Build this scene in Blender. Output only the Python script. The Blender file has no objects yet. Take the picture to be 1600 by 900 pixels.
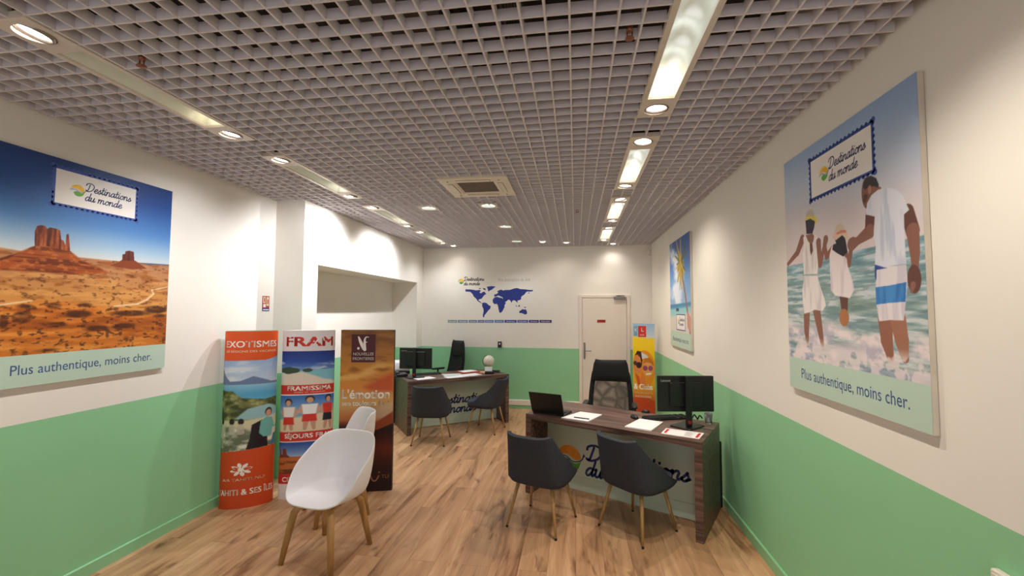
import bpy, bmesh, math, random
import numpy as np
from mathutils import Vector, Matrix

random.seed(7)
S = bpy.context.scene
COL = S.collection
PI = math.pi

# ------------------------------------------------------------------ camera, world, exposure
FPX = 674.42
YAW, PITCH, ROLL, EYE = 0.14545, 0.05294, 0.00491, 1.80
_f = Vector((-math.sin(YAW)*math.cos(PITCH), math.cos(YAW)*math.cos(PITCH), math.sin(PITCH)))
_r0 = Vector((math.cos(YAW), math.sin(YAW), 0)); _u0 = _r0.cross(_f)
_r = math.cos(ROLL)*_r0 + math.sin(ROLL)*_u0
_u = -math.sin(ROLL)*_r0 + math.cos(ROLL)*_u0
cam_d = bpy.data.cameras.new('camera'); cam = bpy.data.objects.new('camera', cam_d); COL.objects.link(cam)
cam_d.sensor_width = 36.0; cam_d.lens = FPX*36.0/1600.0; cam_d.clip_start = 0.05
cam.matrix_world = Matrix(((_r.x, _u.x, -_f.x, 0), (_r.y, _u.y, -_f.y, 0), (_r.z, _u.z, -_f.z, EYE), (0, 0, 0, 1)))
S.camera = cam

def ray(x, y): return _f + _r*((x-800)/FPX) - _u*((y-450)/FPX)
def on_x(x, y, X): d = ray(x, y); t = X/d.x; return Vector((X, d.y*t, EYE+d.z*t))
def on_y(x, y, Y): d = ray(x, y); t = Y/d.y; return Vector((d.x*t, Y, EYE+d.z*t))

S.view_settings.view_transform = 'Standard'
S.view_settings.look = 'None'
S.view_settings.gamma = 1.0
S.view_settings.use_curve_mapping = False
S.view_settings.exposure = 1.24
W = bpy.data.worlds.new('shop_street_daylight'); S.world = W; W.use_nodes = True
bg = W.node_tree.nodes['Background']
bg.inputs[0].default_value = (0.95, 0.95, 1.0, 1); bg.inputs[1].default_value = 0.60
S.cycles.max_bounces = 8; S.cycles.diffuse_bounces = 5; S.cycles.sample_clamp_indirect = 4.0

SPOT_W = 27.0          # each adjustable lamp in the light strips
DOWN_W = 9.0           # each round downlight
TROUGH_FILL_W = 0.12           # added fill lamp inside each reflector trough, no tube there
WARM = (1.0, 0.92, 0.83)
WARM2 = (1.0, 0.82, 0.58)
COOL = (0.90, 0.95, 1.0)
NEUTRAL = (0.96, 0.97, 1.0)

# ------------------------------------------------------------------ room numbers (metres)
XR, XL, X2, D, H = 1.366, -3.266, -2.923, 8.027, 3.0
YC, G, BB = 4.296, 1.115, 0.084
NY0, NY1, NZ, NX = 4.566, 7.713, 2.318, -3.40
TOP, YF = 3.75, -2.2

# ------------------------------------------------------------------ helpers
def lin(c):
    c = c/255.0
    return c/12.92 if c <= 0.04045 else ((c+0.055)/1.055)**2.4
def rgb(*c): return (lin(c[0]), lin(c[1]), lin(c[2]), 1.0)

def mat(name, col, rough=0.5, metal=0.0, var=0.06, scale=8.0, bump=0.0, bscale=60.0, spec=0.5, stretch=(1, 1, 1), emit=None, estr=0.0):
    """A principled material whose colour and surface are varied by procedural noise."""
    m = bpy.data.materials.new(name); m.use_nodes = True
    nt = m.node_tree; n = nt.nodes; l = nt.links; b = n['Principled BSDF']
    c = rgb(*col)
    tc = n.new('ShaderNodeTexCoord'); mp = n.new('ShaderNodeMapping'); mp.inputs['Scale'].default_value = stretch
    l.new(tc.outputs['Object'], mp.inputs[0])
    no = n.new('ShaderNodeTexNoise'); no.inputs['Scale'].default_value = scale; no.inputs['Detail'].default_value = 4
    l.new(mp.outputs[0], no.inputs['Vector'])
    r = n.new('ShaderNodeValToRGB')
    r.color_ramp.elements[0].position = 0.3; r.color_ramp.elements[1].position = 0.7
    r.color_ramp.elements[0].color = (c[0]*(1-var), c[1]*(1-var), c[2]*(1-var), 1)
    r.color_ramp.elements[1].color = (min(1, c[0]*(1+var)), min(1, c[1]*(1+var)), min(1, c[2]*(1+var)), 1)
    l.new(no.outputs['Fac'], r.inputs[0]); l.new(r.outputs[0], b.inputs['Base Color'])
    b.inputs['Roughness'].default_value = rough; b.inputs['Metallic'].default_value = metal
    b.inputs['Specular IOR Level'].default_value = spec
    if bump:
        n2 = n.new('ShaderNodeTexNoise'); n2.inputs['Scale'].default_value = bscale; n2.inputs['Detail'].default_value = 3
        l.new(mp.outputs[0], n2.inputs['Vector'])
        bp = n.new('ShaderNodeBump'); bp.inputs['Strength'].default_value = bump; bp.inputs['Distance'].default_value = 0.01
        l.new(n2.outputs['Fac'], bp.inputs['Height']); l.new(bp.outputs[0], b.inputs['Normal'])
    if emit:
        b.inputs['Emission Color'].default_value = (*emit, 1); b.inputs['Emission Strength'].default_value = estr
    return m

def wood(name, dark, mid, light, axis, fine, rough, contrast=(0.3, 0.5, 0.72)):
    m = bpy.data.materials.new(name); m.use_nodes = True
    nt = m.node_tree; n = nt.nodes; l = nt.links; b = n['Principled BSDF']
    tc = n.new('ShaderNodeTexCoord'); mp = n.new('ShaderNodeMapping')
    sc = [fine]*3; sc[axis] = fine*0.06; mp.inputs['Scale'].default_value = sc
    l.new(tc.outputs['Object'], mp.inputs[0])
    no = n.new('ShaderNodeTexNoise'); no.inputs['Scale'].default_value = 1.0; no.inputs['Detail'].default_value = 6; no.inputs['Distortion'].default_value = 0.6
    l.new(mp.outputs[0], no.inputs['Vector'])
    r = n.new('ShaderNodeValToRGB'); e = r.color_ramp.elements
    e[0].position = contrast[0]; e[0].color = rgb(*dark); e[1].position = contrast[2]; e[1].color = rgb(*light)
    x = e.new(contrast[1]); x.color = rgb(*mid)
    l.new(no.outputs['Fac'], r.inputs[0]); l.new(r.outputs[0], b.inputs['Base Color'])
    b.inputs['Roughness'].default_value = rough
    return m

def floor_mat():
    m = bpy.data.materials.new('oak_laminate_planks'); m.use_nodes = True
    nt = m.node_tree; n = nt.nodes; l = nt.links; b = n['Principled BSDF']
    tc = n.new('ShaderNodeTexCoord')
    sw = n.new('ShaderNodeMapping'); sw.inputs['Rotation'].default_value = (0, 0, PI/2)
    l.new(tc.outputs['Object'], sw.inputs[0])
    br = n.new('ShaderNodeTexBrick'); br.offset = 0.37; br.inputs['Scale'].default_value = 1.0
    br.inputs['Brick Width'].default_value = 1.3; br.inputs['Row Height'].default_value = 0.20
    br.inputs['Mortar Size'].default_value = 0.0012; br.inputs['Mortar Smooth'].default_value = 0.3
    br.inputs['Color1'].default_value = (0, 0, 0, 1); br.inputs['Color2'].default_value = (1, 1, 1, 1); br.inputs['Mortar'].default_value = (0.4, 0.4, 0.4, 1)
    l.new(sw.outputs[0], br.inputs['Vector'])
    # per-plank shift of the grain
    cmb = n.new('ShaderNodeVectorMath'); cmb.operation = 'SCALE'; cmb.inputs['Scale'].default_value = 7.0
    l.new(br.outputs['Color'], cmb.inputs[0])
    add = n.new('ShaderNodeVectorMath'); add.operation = 'ADD'
    l.new(tc.outputs['Object'], add.inputs[0]); l.new(cmb.outputs[0], add.inputs[1])
    mp = n.new('ShaderNodeMapping'); mp.inputs['Scale'].default_value = (8, 0.9, 4)
    l.new(add.outputs[0], mp.inputs[0])
    no = n.new('ShaderNodeTexNoise'); no.inputs['Scale'].default_value = 1.0; no.inputs['Detail'].default_value = 7; no.inputs['Roughness'].default_value = 0.6; no.inputs['Distortion'].default_value = 0.9
    l.new(mp.outputs[0], no.inputs['Vector'])
    r = n.new('ShaderNodeValToRGB'); e = r.color_ramp.elements
    e[0].position = 0.32; e[0].color = rgb(138, 96, 66); e[1].position = 0.68; e[1].color = rgb(214, 172, 134)
    k = e.new(0.42); k.color = rgb(182, 138, 102); k = e.new(0.55); k.color = rgb(199, 155, 117)
    l.new(no.outputs['Fac'], r.inputs[0])
    # sparse dark knots and streaks
    mp2 = n.new('ShaderNodeMapping'); mp2.inputs['Scale'].default_value = (7.5, 2.0, 4)
    l.new(add.outputs[0], mp2.inputs[0])
    n2 = n.new('ShaderNodeTexNoise'); n2.inputs['Scale'].default_value = 1.0; n2.inputs['Detail'].default_value = 3; n2.inputs['Distortion'].default_value = 1.2
    l.new(mp2.outputs[0], n2.inputs['Vector'])
    r2 = n.new('ShaderNodeValToRGB'); e2 = r2.color_ramp.elements
    e2[0].position = 0.27; e2[0].color = (0.42, 0.36, 0.32, 1); e2[1].position = 0.40; e2[1].color = (1, 1, 1, 1)
    l.new(n2.outputs['Fac'], r2.inputs[0])
    mx = n.new('ShaderNodeMix'); mx.data_type = 'RGBA'; mx.blend_type = 'MULTIPLY'; mx.inputs['Factor'].default_value = 0.85
    l.new(r.outputs[0], mx.inputs['A']); l.new(r2.outputs[0], mx.inputs['B'])
    # plank to plank tone and the thin joints
    hs = n.new('ShaderNodeMapRange'); hs.inputs['To Min'].default_value = 0.86; hs.inputs['To Max'].default_value = 1.1
    l.new(br.outputs['Color'], hs.inputs['Value'])
    m3 = n.new('ShaderNodeMix'); m3.data_type = 'RGBA'; m3.blend_type = 'MULTIPLY'; m3.inputs['Factor'].default_value = 1.0
    l.new(mx.outputs['Result'], m3.inputs['A']); l.new(hs.outputs[0], m3.inputs['B'])
    m4 = n.new('ShaderNodeMix'); m4.data_type = 'RGBA'; m4.inputs['B'].default_value = rgb(120, 86, 58)
    l.new(br.outputs['Fac'], m4.inputs['Factor']); l.new(m3.outputs['Result'], m4.inputs['A'])
    l.new(m4.outputs['Result'], b.inputs['Base Color'])
    b.inputs['Roughness'].default_value = 0.42; b.inputs['Specular IOR Level'].default_value = 0.35
    return m

def print_mat():
    """Satin printed film: the ink colours are stored per point of the print."""
    m = bpy.data.materials.new('printed_film'); m.use_nodes = True
    nt = m.node_tree; n = nt.nodes; l = nt.links; b = n['Principled BSDF']
    a = n.new('ShaderNodeAttribute'); a.attribute_name = 'ink'
    no = n.new('ShaderNodeTexNoise'); no.inputs['Scale'].default_value = 300
    mr = n.new('ShaderNodeMapRange'); mr.inputs['To Min'].default_value = 0.95; mr.inputs['To Max'].default_value = 1.05
    l.new(no.outputs['Fac'], mr.inputs['Value'])
    mx = n.new('ShaderNodeMix'); mx.data_type = 'RGBA'; mx.blend_type = 'MULTIPLY'; mx.inputs['Factor'].default_value = 1
    l.new(a.outputs['Color'], mx.inputs['A']); l.new(mr.outputs[0], mx.inputs['B'])
    l.new(mx.outputs['Result'], b.inputs['Base Color'])
    b.inputs['Roughness'].default_value = 0.45; b.inputs['Specular IOR Level'].default_value = 0.35
    return m

def mesh_fabric_mat():
    m = bpy.data.materials.new('black_mesh_fabric'); m.use_nodes = True
    nt = m.node_tree; n = nt.nodes; l = nt.links; b = n['Principled BSDF']; o = n['Material Output']
    b.inputs['Base Color'].default_value = rgb(24, 22, 22); b.inputs['Roughness'].default_value = 0.7
    t = n.new('ShaderNodeBsdfTransparent'); mx = n.new('ShaderNodeMixShader')
    tc = n.new('ShaderNodeTexCoord'); no = n.new('ShaderNodeTexVoronoi'); no.feature = 'DISTANCE_TO_EDGE'; no.inputs['Scale'].default_value = 7
    l.new(tc.outputs['Object'], no.inputs['Vector'])
    mr = n.new('ShaderNodeMapRange'); mr.inputs['From Max'].default_value = 0.3; mr.inputs['To Min'].default_value = 0.85; mr.inputs['To Max'].default_value = 0.58
    l.new(no.outputs['Distance'], mr.inputs['Value']); l.new(mr.outputs[0], mx.inputs[0])
    l.new(t.outputs[0], mx.inputs[1]); l.new(b.outputs[0], mx.inputs[2]); l.new(mx.outputs[0], o.inputs[0])
    return m

def glass_mat():
    m = bpy.data.materials.new('clear_plastic'); m.use_nodes = True
    b = m.node_tree.nodes['Principled BSDF']
    b.inputs['Base Color'].default_value = (0.92, 0.95, 0.95, 1); b.inputs['Roughness'].default_value = 0.08
    b.inputs['Transmission Weight'].default_value = 0.85; b.inputs['IOR'].default_value = 1.25
    return m

M = dict(
    white_wall=mat('cream_wall_paint', (240, 235, 227), 0.75, var=0.012, scale=2, bump=0.03, bscale=180, spec=0.25),
    green_wall=mat('green_wall_paint', (148, 208, 160), 0.6, var=0.02, scale=2, bump=0.03, bscale=180, spec=0.3),
    green_trim=mat('green_skirting_paint', (144, 204, 156), 0.38, var=0.02, scale=3),
    white_trim=mat('white_skirting_paint', (238, 228, 216), 0.4, var=0.02, scale=3),
    floor=floor_mat(),
    grid=mat('pale_ceiling_grid', (218, 210, 213), 0.55, var=0.03, scale=3),
    plenum=mat('dark_ceiling_void', (52, 47, 47), 0.9, var=0.2, scale=3),
    duct=mat('dark_duct', (78, 72, 72), 0.6, var=0.2, scale=5),
    lamp_frame=mat('cream_lamp_frame', (214, 202, 190), 0.4, var=0.02),
    lamp_reflector=mat('white_lamp_reflector', (232, 236, 226), 0.25, var=0.03, scale=5),
    lamp_ring=mat('satin_lamp_ring', (150, 140, 132), 0.3, metal=0.7),
    lamp_glow=mat('lit_lamp', (255, 246, 230), 0.4, emit=(1.0, 0.90, 0.78), estr=9.0),
    cool_glow=mat('lit_cool_lamp', (240, 246, 255), 0.4, emit=(0.88, 0.94, 1.0), estr=1.6),
    dim_lamp=mat('unlit_lamp', (200, 195, 190), 0.2, metal=0.4),
    ac_white=mat('cream_air_conditioner_plastic', (226, 214, 198), 0.45, var=0.02),
    ac_grille=mat('grey_brown_grille', (128, 112, 96), 0.6, var=0.12, scale=30),
    dark=mat('black_plastic', (16, 16, 17), 0.42, var=0.2, scale=30),
    dark_gap=mat('dark_recess', (40, 34, 30), 0.8),
    black_fabric=mat('black_fabric', (15, 15, 17), 0.85, var=0.25, scale=60, bump=0.1, bscale=300),
    screen=mat('dark_screen_glass', (10, 11, 13), 0.15),
    mesh_fabric=mesh_fabric_mat(),
    charcoal=mat('charcoal_upholstery', (60, 62, 70), 0.85, var=0.14, scale=120, bump=0.12, bscale=420, spec=0.2),
    seat_blue=mat('slate_blue_upholstery', (72, 78, 96), 0.8, var=0.14, scale=120, bump=0.12, bscale=420, spec=0.2),
    oak_leg=wood('pale_oak', (150, 108, 58), (178, 134, 80), (198, 156, 100), 2, 22, 0.45),
    gold_leg=wood('honey_wood_effect', (150, 112, 66), (176, 136, 84), (196, 158, 104), 2, 30, 0.35),
    shell=mat('white_moulded_plastic', (236, 233, 236), 0.38, var=0.008, scale=3),
    walnut=wood('dark_walnut_laminate', (58, 40, 36), (96, 70, 62), (128, 98, 86), 0, 30, 0.36, (0.34, 0.5, 0.66)),
    mint=mat('pale_mint_panel', (196, 208, 190), 0.35, var=0.015, scale=3),
    navy=mat('navy_lettering', (34, 48, 110), 0.5, var=0.05),
    blue=mat('royal_blue_vinyl', (32, 52, 140), 0.5, var=0.05),
    stamp_blue=mat('stamp_border_blue', (52, 84, 168), 0.5, var=0.05),
    stamp_white=mat('stamp_white', (240, 236, 232), 0.5, var=0.01),
    sky_line=mat('soft_blue_vinyl', (120, 160, 196), 0.5),
    logo_green=mat('logo_green', (92, 160, 52), 0.5, var=0.25, scale=12),
    logo_yellow=mat('logo_yellow', (244, 188, 40), 0.5, var=0.18, scale=10),
    logo_orange=mat('logo_orange', (232, 150, 40), 0.5, var=0.15, scale=10),
    mint_print=mat('pale_mint_print', (190, 214, 198), 0.45, var=0.01),
    red_band=mat('red_print_band', (206, 50, 38), 0.45, var=0.03),
    slogan=mat('slogan_blue', (58, 84, 142), 0.5),
    film=print_mat(),
    panel_edge=mat('pale_panel_edge', (214, 204, 188), 0.5),
    ink_white=mat('white_ink', (246, 240, 232), 0.5, var=0.01),
    ink_red=mat('red_ink', (204, 44, 34), 0.5),
    ink_cream=mat('cream_ink', (232, 214, 184), 0.5),
    ink_grey=mat('pale_grey_ink', (190, 182, 172), 0.5),
    ink_dark=mat('dark_ink', (50, 46, 50), 0.5),
    maroon=mat('maroon_ink', (78, 16, 28), 0.5, var=0.05),
    tan_ink=mat('faded_tan_ink', (150, 96, 70), 0.5),
    card_dark=mat('brown_card_back', (52, 34, 28), 0.7),
    card_orange=mat('orange_card_back', (196, 78, 30), 0.55),
    card_reflected_green=mat('card_back_painted_reflection', (60, 120, 90), 0.5),  # green reflection on the column side, put into its base colour
    card_grey=mat('pale_card_back', (206, 200, 198), 0.6),
    paper=mat('white_paper', (242, 238, 240), 0.6, var=0.015, scale=20),
    paper_grey=mat('grey_paper', (206, 208, 206), 0.6, var=0.03, scale=20),
    paper_red=mat('red_brochure_paper', (186, 92, 70), 0.5, var=0.25, scale=25),
    paper_tan=mat('tan_brochure_paper', (214, 186, 150), 0.5, var=0.15, scale=25),
    door_paint=mat('cream_door_paint', (236, 224, 214), 0.45, var=0.012, scale=2),
    metal=mat('brushed_metal', (150, 146, 142), 0.35, metal=0.8, var=0.08, scale=30),
    red_sign=mat('red_sign', (176, 36, 36), 0.45),
    switch=mat('white_switch_plastic', (228, 222, 208), 0.35),
    brass=mat('reddish_brass', (140, 84, 62), 0.4, metal=0.6),
    globe=mat('pale_globe', (226, 218, 200), 0.45, var=0.04, scale=12),
    clear=glass_mat(),
    red_accent=mat('red_accent_plastic', (150, 30, 26), 0.4),
)

class MB:
    """Collects shapes; build() links them as ONE mesh object."""
    def __init__(s): s.v = []; s.f = []; s.mi = []; s.cur = 0; s.sm = []
    def add(s, vs, fs, smooth=False):
        o = len(s.v); s.v += [tuple(v) for v in vs]
        for f in fs: s.f.append([i+o for i in f]); s.mi.append(s.cur); s.sm.append(smooth)
    def box(s, lo, hi, m=None):
        x0, y0, z0 = lo; x1, y1, z1 = hi
        vs = [Vector(p) for p in ((x0,y0,z0),(x1,y0,z0),(x1,y1,z0),(x0,y1,z0),(x0,y0,z1),(x1,y0,z1),(x1,y1,z1),(x0,y1,z1))]
        if m is not None: vs = [m @ v for v in vs]
        s.add(vs, [(0,3,2,1),(4,5,6,7),(0,1,5,4),(1,2,6,5),(2,3,7,6),(3,0,4,7)]); return s
    def rbox(s, lo, hi, r, seg=3, m=None):
        """box with rounded vertical (z) corners and slightly eased rims"""
        x0, y0, z0 = lo; x1, y1, z1 = hi
        pts = []
        for cx, cy, a0 in ((x1-r, y1-r, 0), (x0+r, y1-r, PI/2), (x0+r, y0+r, PI), (x1-r, y0+r, 1.5*PI)):
            for k in range(seg+1):
                a = a0+k*PI/2/seg; pts.append((cx+r*math.cos(a), cy+r*math.sin(a)))
        e = min(r*0.5, (z1-z0)*0.3); cx, cy = (x0+x1)/2, (y0+y1)/2
        def sh(d):
            fx = 1-2*d/max(1e-6, x1-x0); fy = 1-2*d/max(1e-6, y1-y0)
            return [(cx+(px-cx)*fx, cy+(py-cy)*fy) for px, py in pts]
        rings = [(z0, e), (z0+e, 0), (z1-e, 0), (z1, e)]
        s.loft([[(px, py, z) for px, py in sh(d)] for z, d in rings], True, True, m, smooth=False); return s
    def loft(s, rings, cap0=True, cap1=True, m=None, smooth=True, closed=True):
        n = len(rings[0]); vs = [Vector(p) for r in rings for p in r]
        if m is not None: vs = [m @ v for v in vs]
        fs = []
        for i in range(len(rings)-1):
            for j in range(n if closed else n-1):
                k = (j+1) % n; fs.append((i*n+j, i*n+k, (i+1)*n+k, (i+1)*n+j))
        s.add(vs, fs, smooth)
        o = len(s.v)-len(vs)
        if cap0: s.f.append([o+j for j in range(n)][::-1]); s.mi.append(s.cur); s.sm.append(False)
        if cap1: s.f.append([o+(len(rings)-1)*n+j for j in range(n)]); s.mi.append(s.cur); s.sm.append(False)
        return s
    def cyl(s, p0, p1, r0, r1=None, seg=16, smooth=True, m=None):
        r1 = r0 if r1 is None else r1; p0 = Vector(p0); p1 = Vector(p1)
        d = (p1-p0).normalized(); a = d.orthogonal().normalized(); b = d.cross(a)
        ring = lambda p, r: [p+a*(r*math.cos(2*PI*k/seg))+b*(r*math.sin(2*PI*k/seg)) for k in range(seg)]
        return s.loft([ring(p0, r0), ring(p1, r1)], True, True, m, smooth)
    def tube(s, path, r, seg=10, m=None, squash=None):
        path = [Vector(p) for p in path]; n = len(path)
        rs = r if isinstance(r, (list, tuple)) else [r]*n
        rings = []; a = None
        for i, p in enumerate(path):
            d = (path[min(i+1, n-1)]-path[max(i-1, 0)]).normalized()
            a = d.orthogonal().normalized() if a is None else (a-d*a.dot(d)).normalized()
            b = d.cross(a)
            rings.append([p+a*(rs[i]*math.cos(2*PI*k/seg))+b*(rs[i]*math.sin(2*PI*k/seg)) for k in range(seg)])
        return s.loft(rings, True, True, m, True)
    def lathe(s, prof, c=(0, 0, 0), seg=24, cap0=True, cap1=True, m=None):
        return s.loft([[(c[0]+r*math.cos(2*PI*k/seg), c[1]+r*math.sin(2*PI*k/seg), c[2]+z) for k in range(seg)] for r, z in prof], cap0, cap1, m, True)
    def prism(s, pts, z0, z1, m=None):
        return s.loft([[(x, y, z0) for x, y in pts], [(x, y, z1) for x, y in pts]], True, True, m, False)
    def plate_hole(s, x0, x1, y0, y1, cx, cy, r, z0, z1, seg=32):
        """rectangular plate with a round hole"""
        outer = []; inner = []
        for k in range(seg):
            a = 2*PI*k/seg+PI/4; c_, s_ = math.cos(a), math.sin(a)
            q = max(abs(c_), abs(s_)); ux, uy = c_/q, s_/q
            outer.append((cx+(ux*(x1-cx) if ux > 0 else ux*(cx-x0)), cy+(uy*(y1-cy) if uy > 0 else uy*(cy-y0))))
            inner.append((cx+r*c_, cy+r*s_))
        rings = [[(x, y, z1) for x, y in outer], [(x, y, z0) for x, y in outer], [(x, y, z0) for x, y in inner], [(x, y, z1) for x, y in inner]]
        return s.loft(rings, False, False, None, False)
    def build(s, name, mats, parent=None, bevel=0.0, subsurf=0, solid=0.0, loc=None):
        me = bpy.data.meshes.new(name); me.from_pydata(s.v, [], s.f); 
        mats = mats if isinstance(mats, (list, tuple)) else [mats]
        for x in mats: me.materials.append(x)
        me.polygons.foreach_set('material_index', s.mi); me.polygons.foreach_set('use_smooth', s.sm)
        bm = bmesh.new(); bm.from_mesh(me); bmesh.ops.recalc_face_normals(bm, faces=bm.faces); bm.to_mesh(me); bm.free()
        me.update()
        o = bpy.data.objects.new(name, me); COL.objects.link(o)
        if parent is not None: o.parent = parent
        if loc: o.location = loc
        if solid:
            md = o.modifiers.new('thickness', 'SOLIDIFY'); md.thickness = solid; md.offset = 0
        if bevel:
            md = o.modifiers.new('soft_edges', 'BEVEL'); md.width = bevel; md.segments = 2; md.limit_method = 'ANGLE'
        if subsurf:
            md = o.modifiers.new('smooth', 'SUBSURF'); md.levels = subsurf; md.render_levels = subsurf
        return o

def tag(o, label, cat, group=None):
    o['label'] = label; o['category'] = cat
    if group: o['group'] = group
    return o
def thing(name, label, cat, loc=(0, 0, 0), rz=0.0, group=None, mtx=None):
    o = bpy.data.objects.new(name, None); COL.objects.link(o); o.empty_display_size = 0.1
    if mtx is not None: o.matrix_world = mtx
    else: o.location = loc; o.rotation_euler = (0, 0, rz)
    return tag(o, label, cat, group)
def structure(o): o['kind'] = 'structure'; return o
def dup(root, label, loc=None, rz=None, group=None):
    def cp(o, parent):
        c = o.copy(); COL.objects.link(c)
        if parent is not None: c.parent = parent
        for ch in list(o.children): cp(ch, c)
        return c
    r = cp(root, None); r['label'] = label
    if loc is not None: r.location = loc
    if rz is not None: r.rotation_euler = (0, 0, rz)
    if group: r['group'] = group
    return r
def frame(o, u, v, n): return Matrix(((u[0], v[0], n[0], o[0]), (u[1], v[1], n[1], o[1]), (u[2], v[2], n[2], o[2]), (0, 0, 0, 1)))

# ------------------------------------------------------------------ flat lettering and print tools
def catmull(pts, n=7):
    if len(pts) < 3: return pts
    P = [pts[0]]+list(pts)+[pts[-1]]; out = []
    for i in range(1, len(P)-2):
        p0, p1, p2, p3 = P[i-1], P[i], P[i+1], P[i+2]
        for k in range(n):
            t = k/n
            out.append(tuple(0.5*((2*p1[a])+(-p0[a]+p2[a])*t+(2*p0[a]-5*p1[a]+4*p2[a]-p3[a])*t*t+(-p0[a]+3*p1[a]-3*p2[a]+p3[a])*t**3) for a in (0, 1)))
    out.append(tuple(pts[-1])); return out

SCRIPT = {   # brush-script letters: (advance, strokes); x-height 1, ascender 2
 'D': (1.62, [[(0.42, 1.72), (0.36, 1.0), (0.28, 0.3), (0.12, 0.03)], [(-0.30, 1.35), (-0.28, 1.72), (0.15, 1.98), (0.75, 1.98), (1.25, 1.65), (1.40, 1.1), (1.15, 0.42), (0.6, 0.04), (0.1, 0.02), (-0.12, 0.18)]]),
 'e': (0.86, [[(0.0, 0.32), (0.42, 0.50), (0.70, 0.80), (0.54, 1.02), (0.24, 0.86), (0.10, 0.42), (0.28, 0.04), (0.60, 0.06), (0.92, 0.36)]]),
 's': (0.74, [[(0.0, 0.28), (0.28, 0.72), (0.40, 1.02), (0.46, 0.78), (0.60, 0.45), (0.48, 0.08), (0.20, 0.02), (0.06, 0.16)], [(0.50, 0.10), (0.78, 0.34)]]),
 't': (0.60, [[(0.30, 1.72), (0.25, 0.95), (0.20, 0.30), (0.34, 0.03), (0.64, 0.32)], [(0.0, 1.10), (0.30, 1.10), (0.60, 1.18)]]),
 'i': (0.52, [[(0.20, 1.0), (0.16, 0.35), (0.28, 0.03), (0.56, 0.32)], [(0.26, 1.46), (0.27, 1.52)]]),
 'n': (1.08, [[(0.02, 0.85), (0.14, 1.0), (0.12, 0.5), (0.08, 0.02)], [(0.11, 0.45), (0.32, 0.88), (0.60, 1.0), (0.74, 0.78), (0.70, 0.30), (0.82, 0.03), (1.12, 0.32)]]),
 'a': (1.12, [[(0.84, 0.86), (0.52, 1.02), (0.17, 0.72), (0.10, 0.25), (0.34, 0.01), (0.68, 0.30), (0.84, 0.84)], [(0.86, 1.0), (0.80, 0.32), (0.92, 0.03), (1.16, 0.32)]]),
 'o': (0.98, [[(0.50, 1.0), (0.17, 0.74), (0.12, 0.27), (0.40, 0.01), (0.74, 0.26), (0.78, 0.74), (0.50, 1.0)], [(0.56, 0.94), (0.74, 0.80), (1.0, 0.86)]]),
 'd': (1.14, [[(0.84, 0.86), (0.52, 1.02), (0.17, 0.72), (0.10, 0.25), (0.34, 0.01), (0.68, 0.30), (0.86, 0.9)], [(0.92, 1.95), (0.86, 1.1), (0.81, 0.32), (0.93, 0.03), (1.17, 0.32)]]),
 'u': (1.06, [[(0.0, 0.82), (0.13, 1.0), (0.10, 0.36), (0.28, 0.02), (0.58, 0.24), (0.74, 0.96)], [(0.76, 1.0), (0.71, 0.32), (0.83, 0.03), (1.10, 0.32)]]),
 'm': (1.62, [[(0.02, 0.85), (0.14, 1.0), (0.12, 0.5), (0.08, 0.02)], [(0.11, 0.45), (0.30, 0.88), (0.54, 1.0), (0.64, 0.78), (0.59, 0.02)], [(0.62, 0.45), (0.82, 0.88), (1.08, 1.0), (1.22, 0.78), (1.18, 0.30), (1.30, 0.03), (1.62, 0.32)]]),
 ' ': (0.62, []),
}

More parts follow.
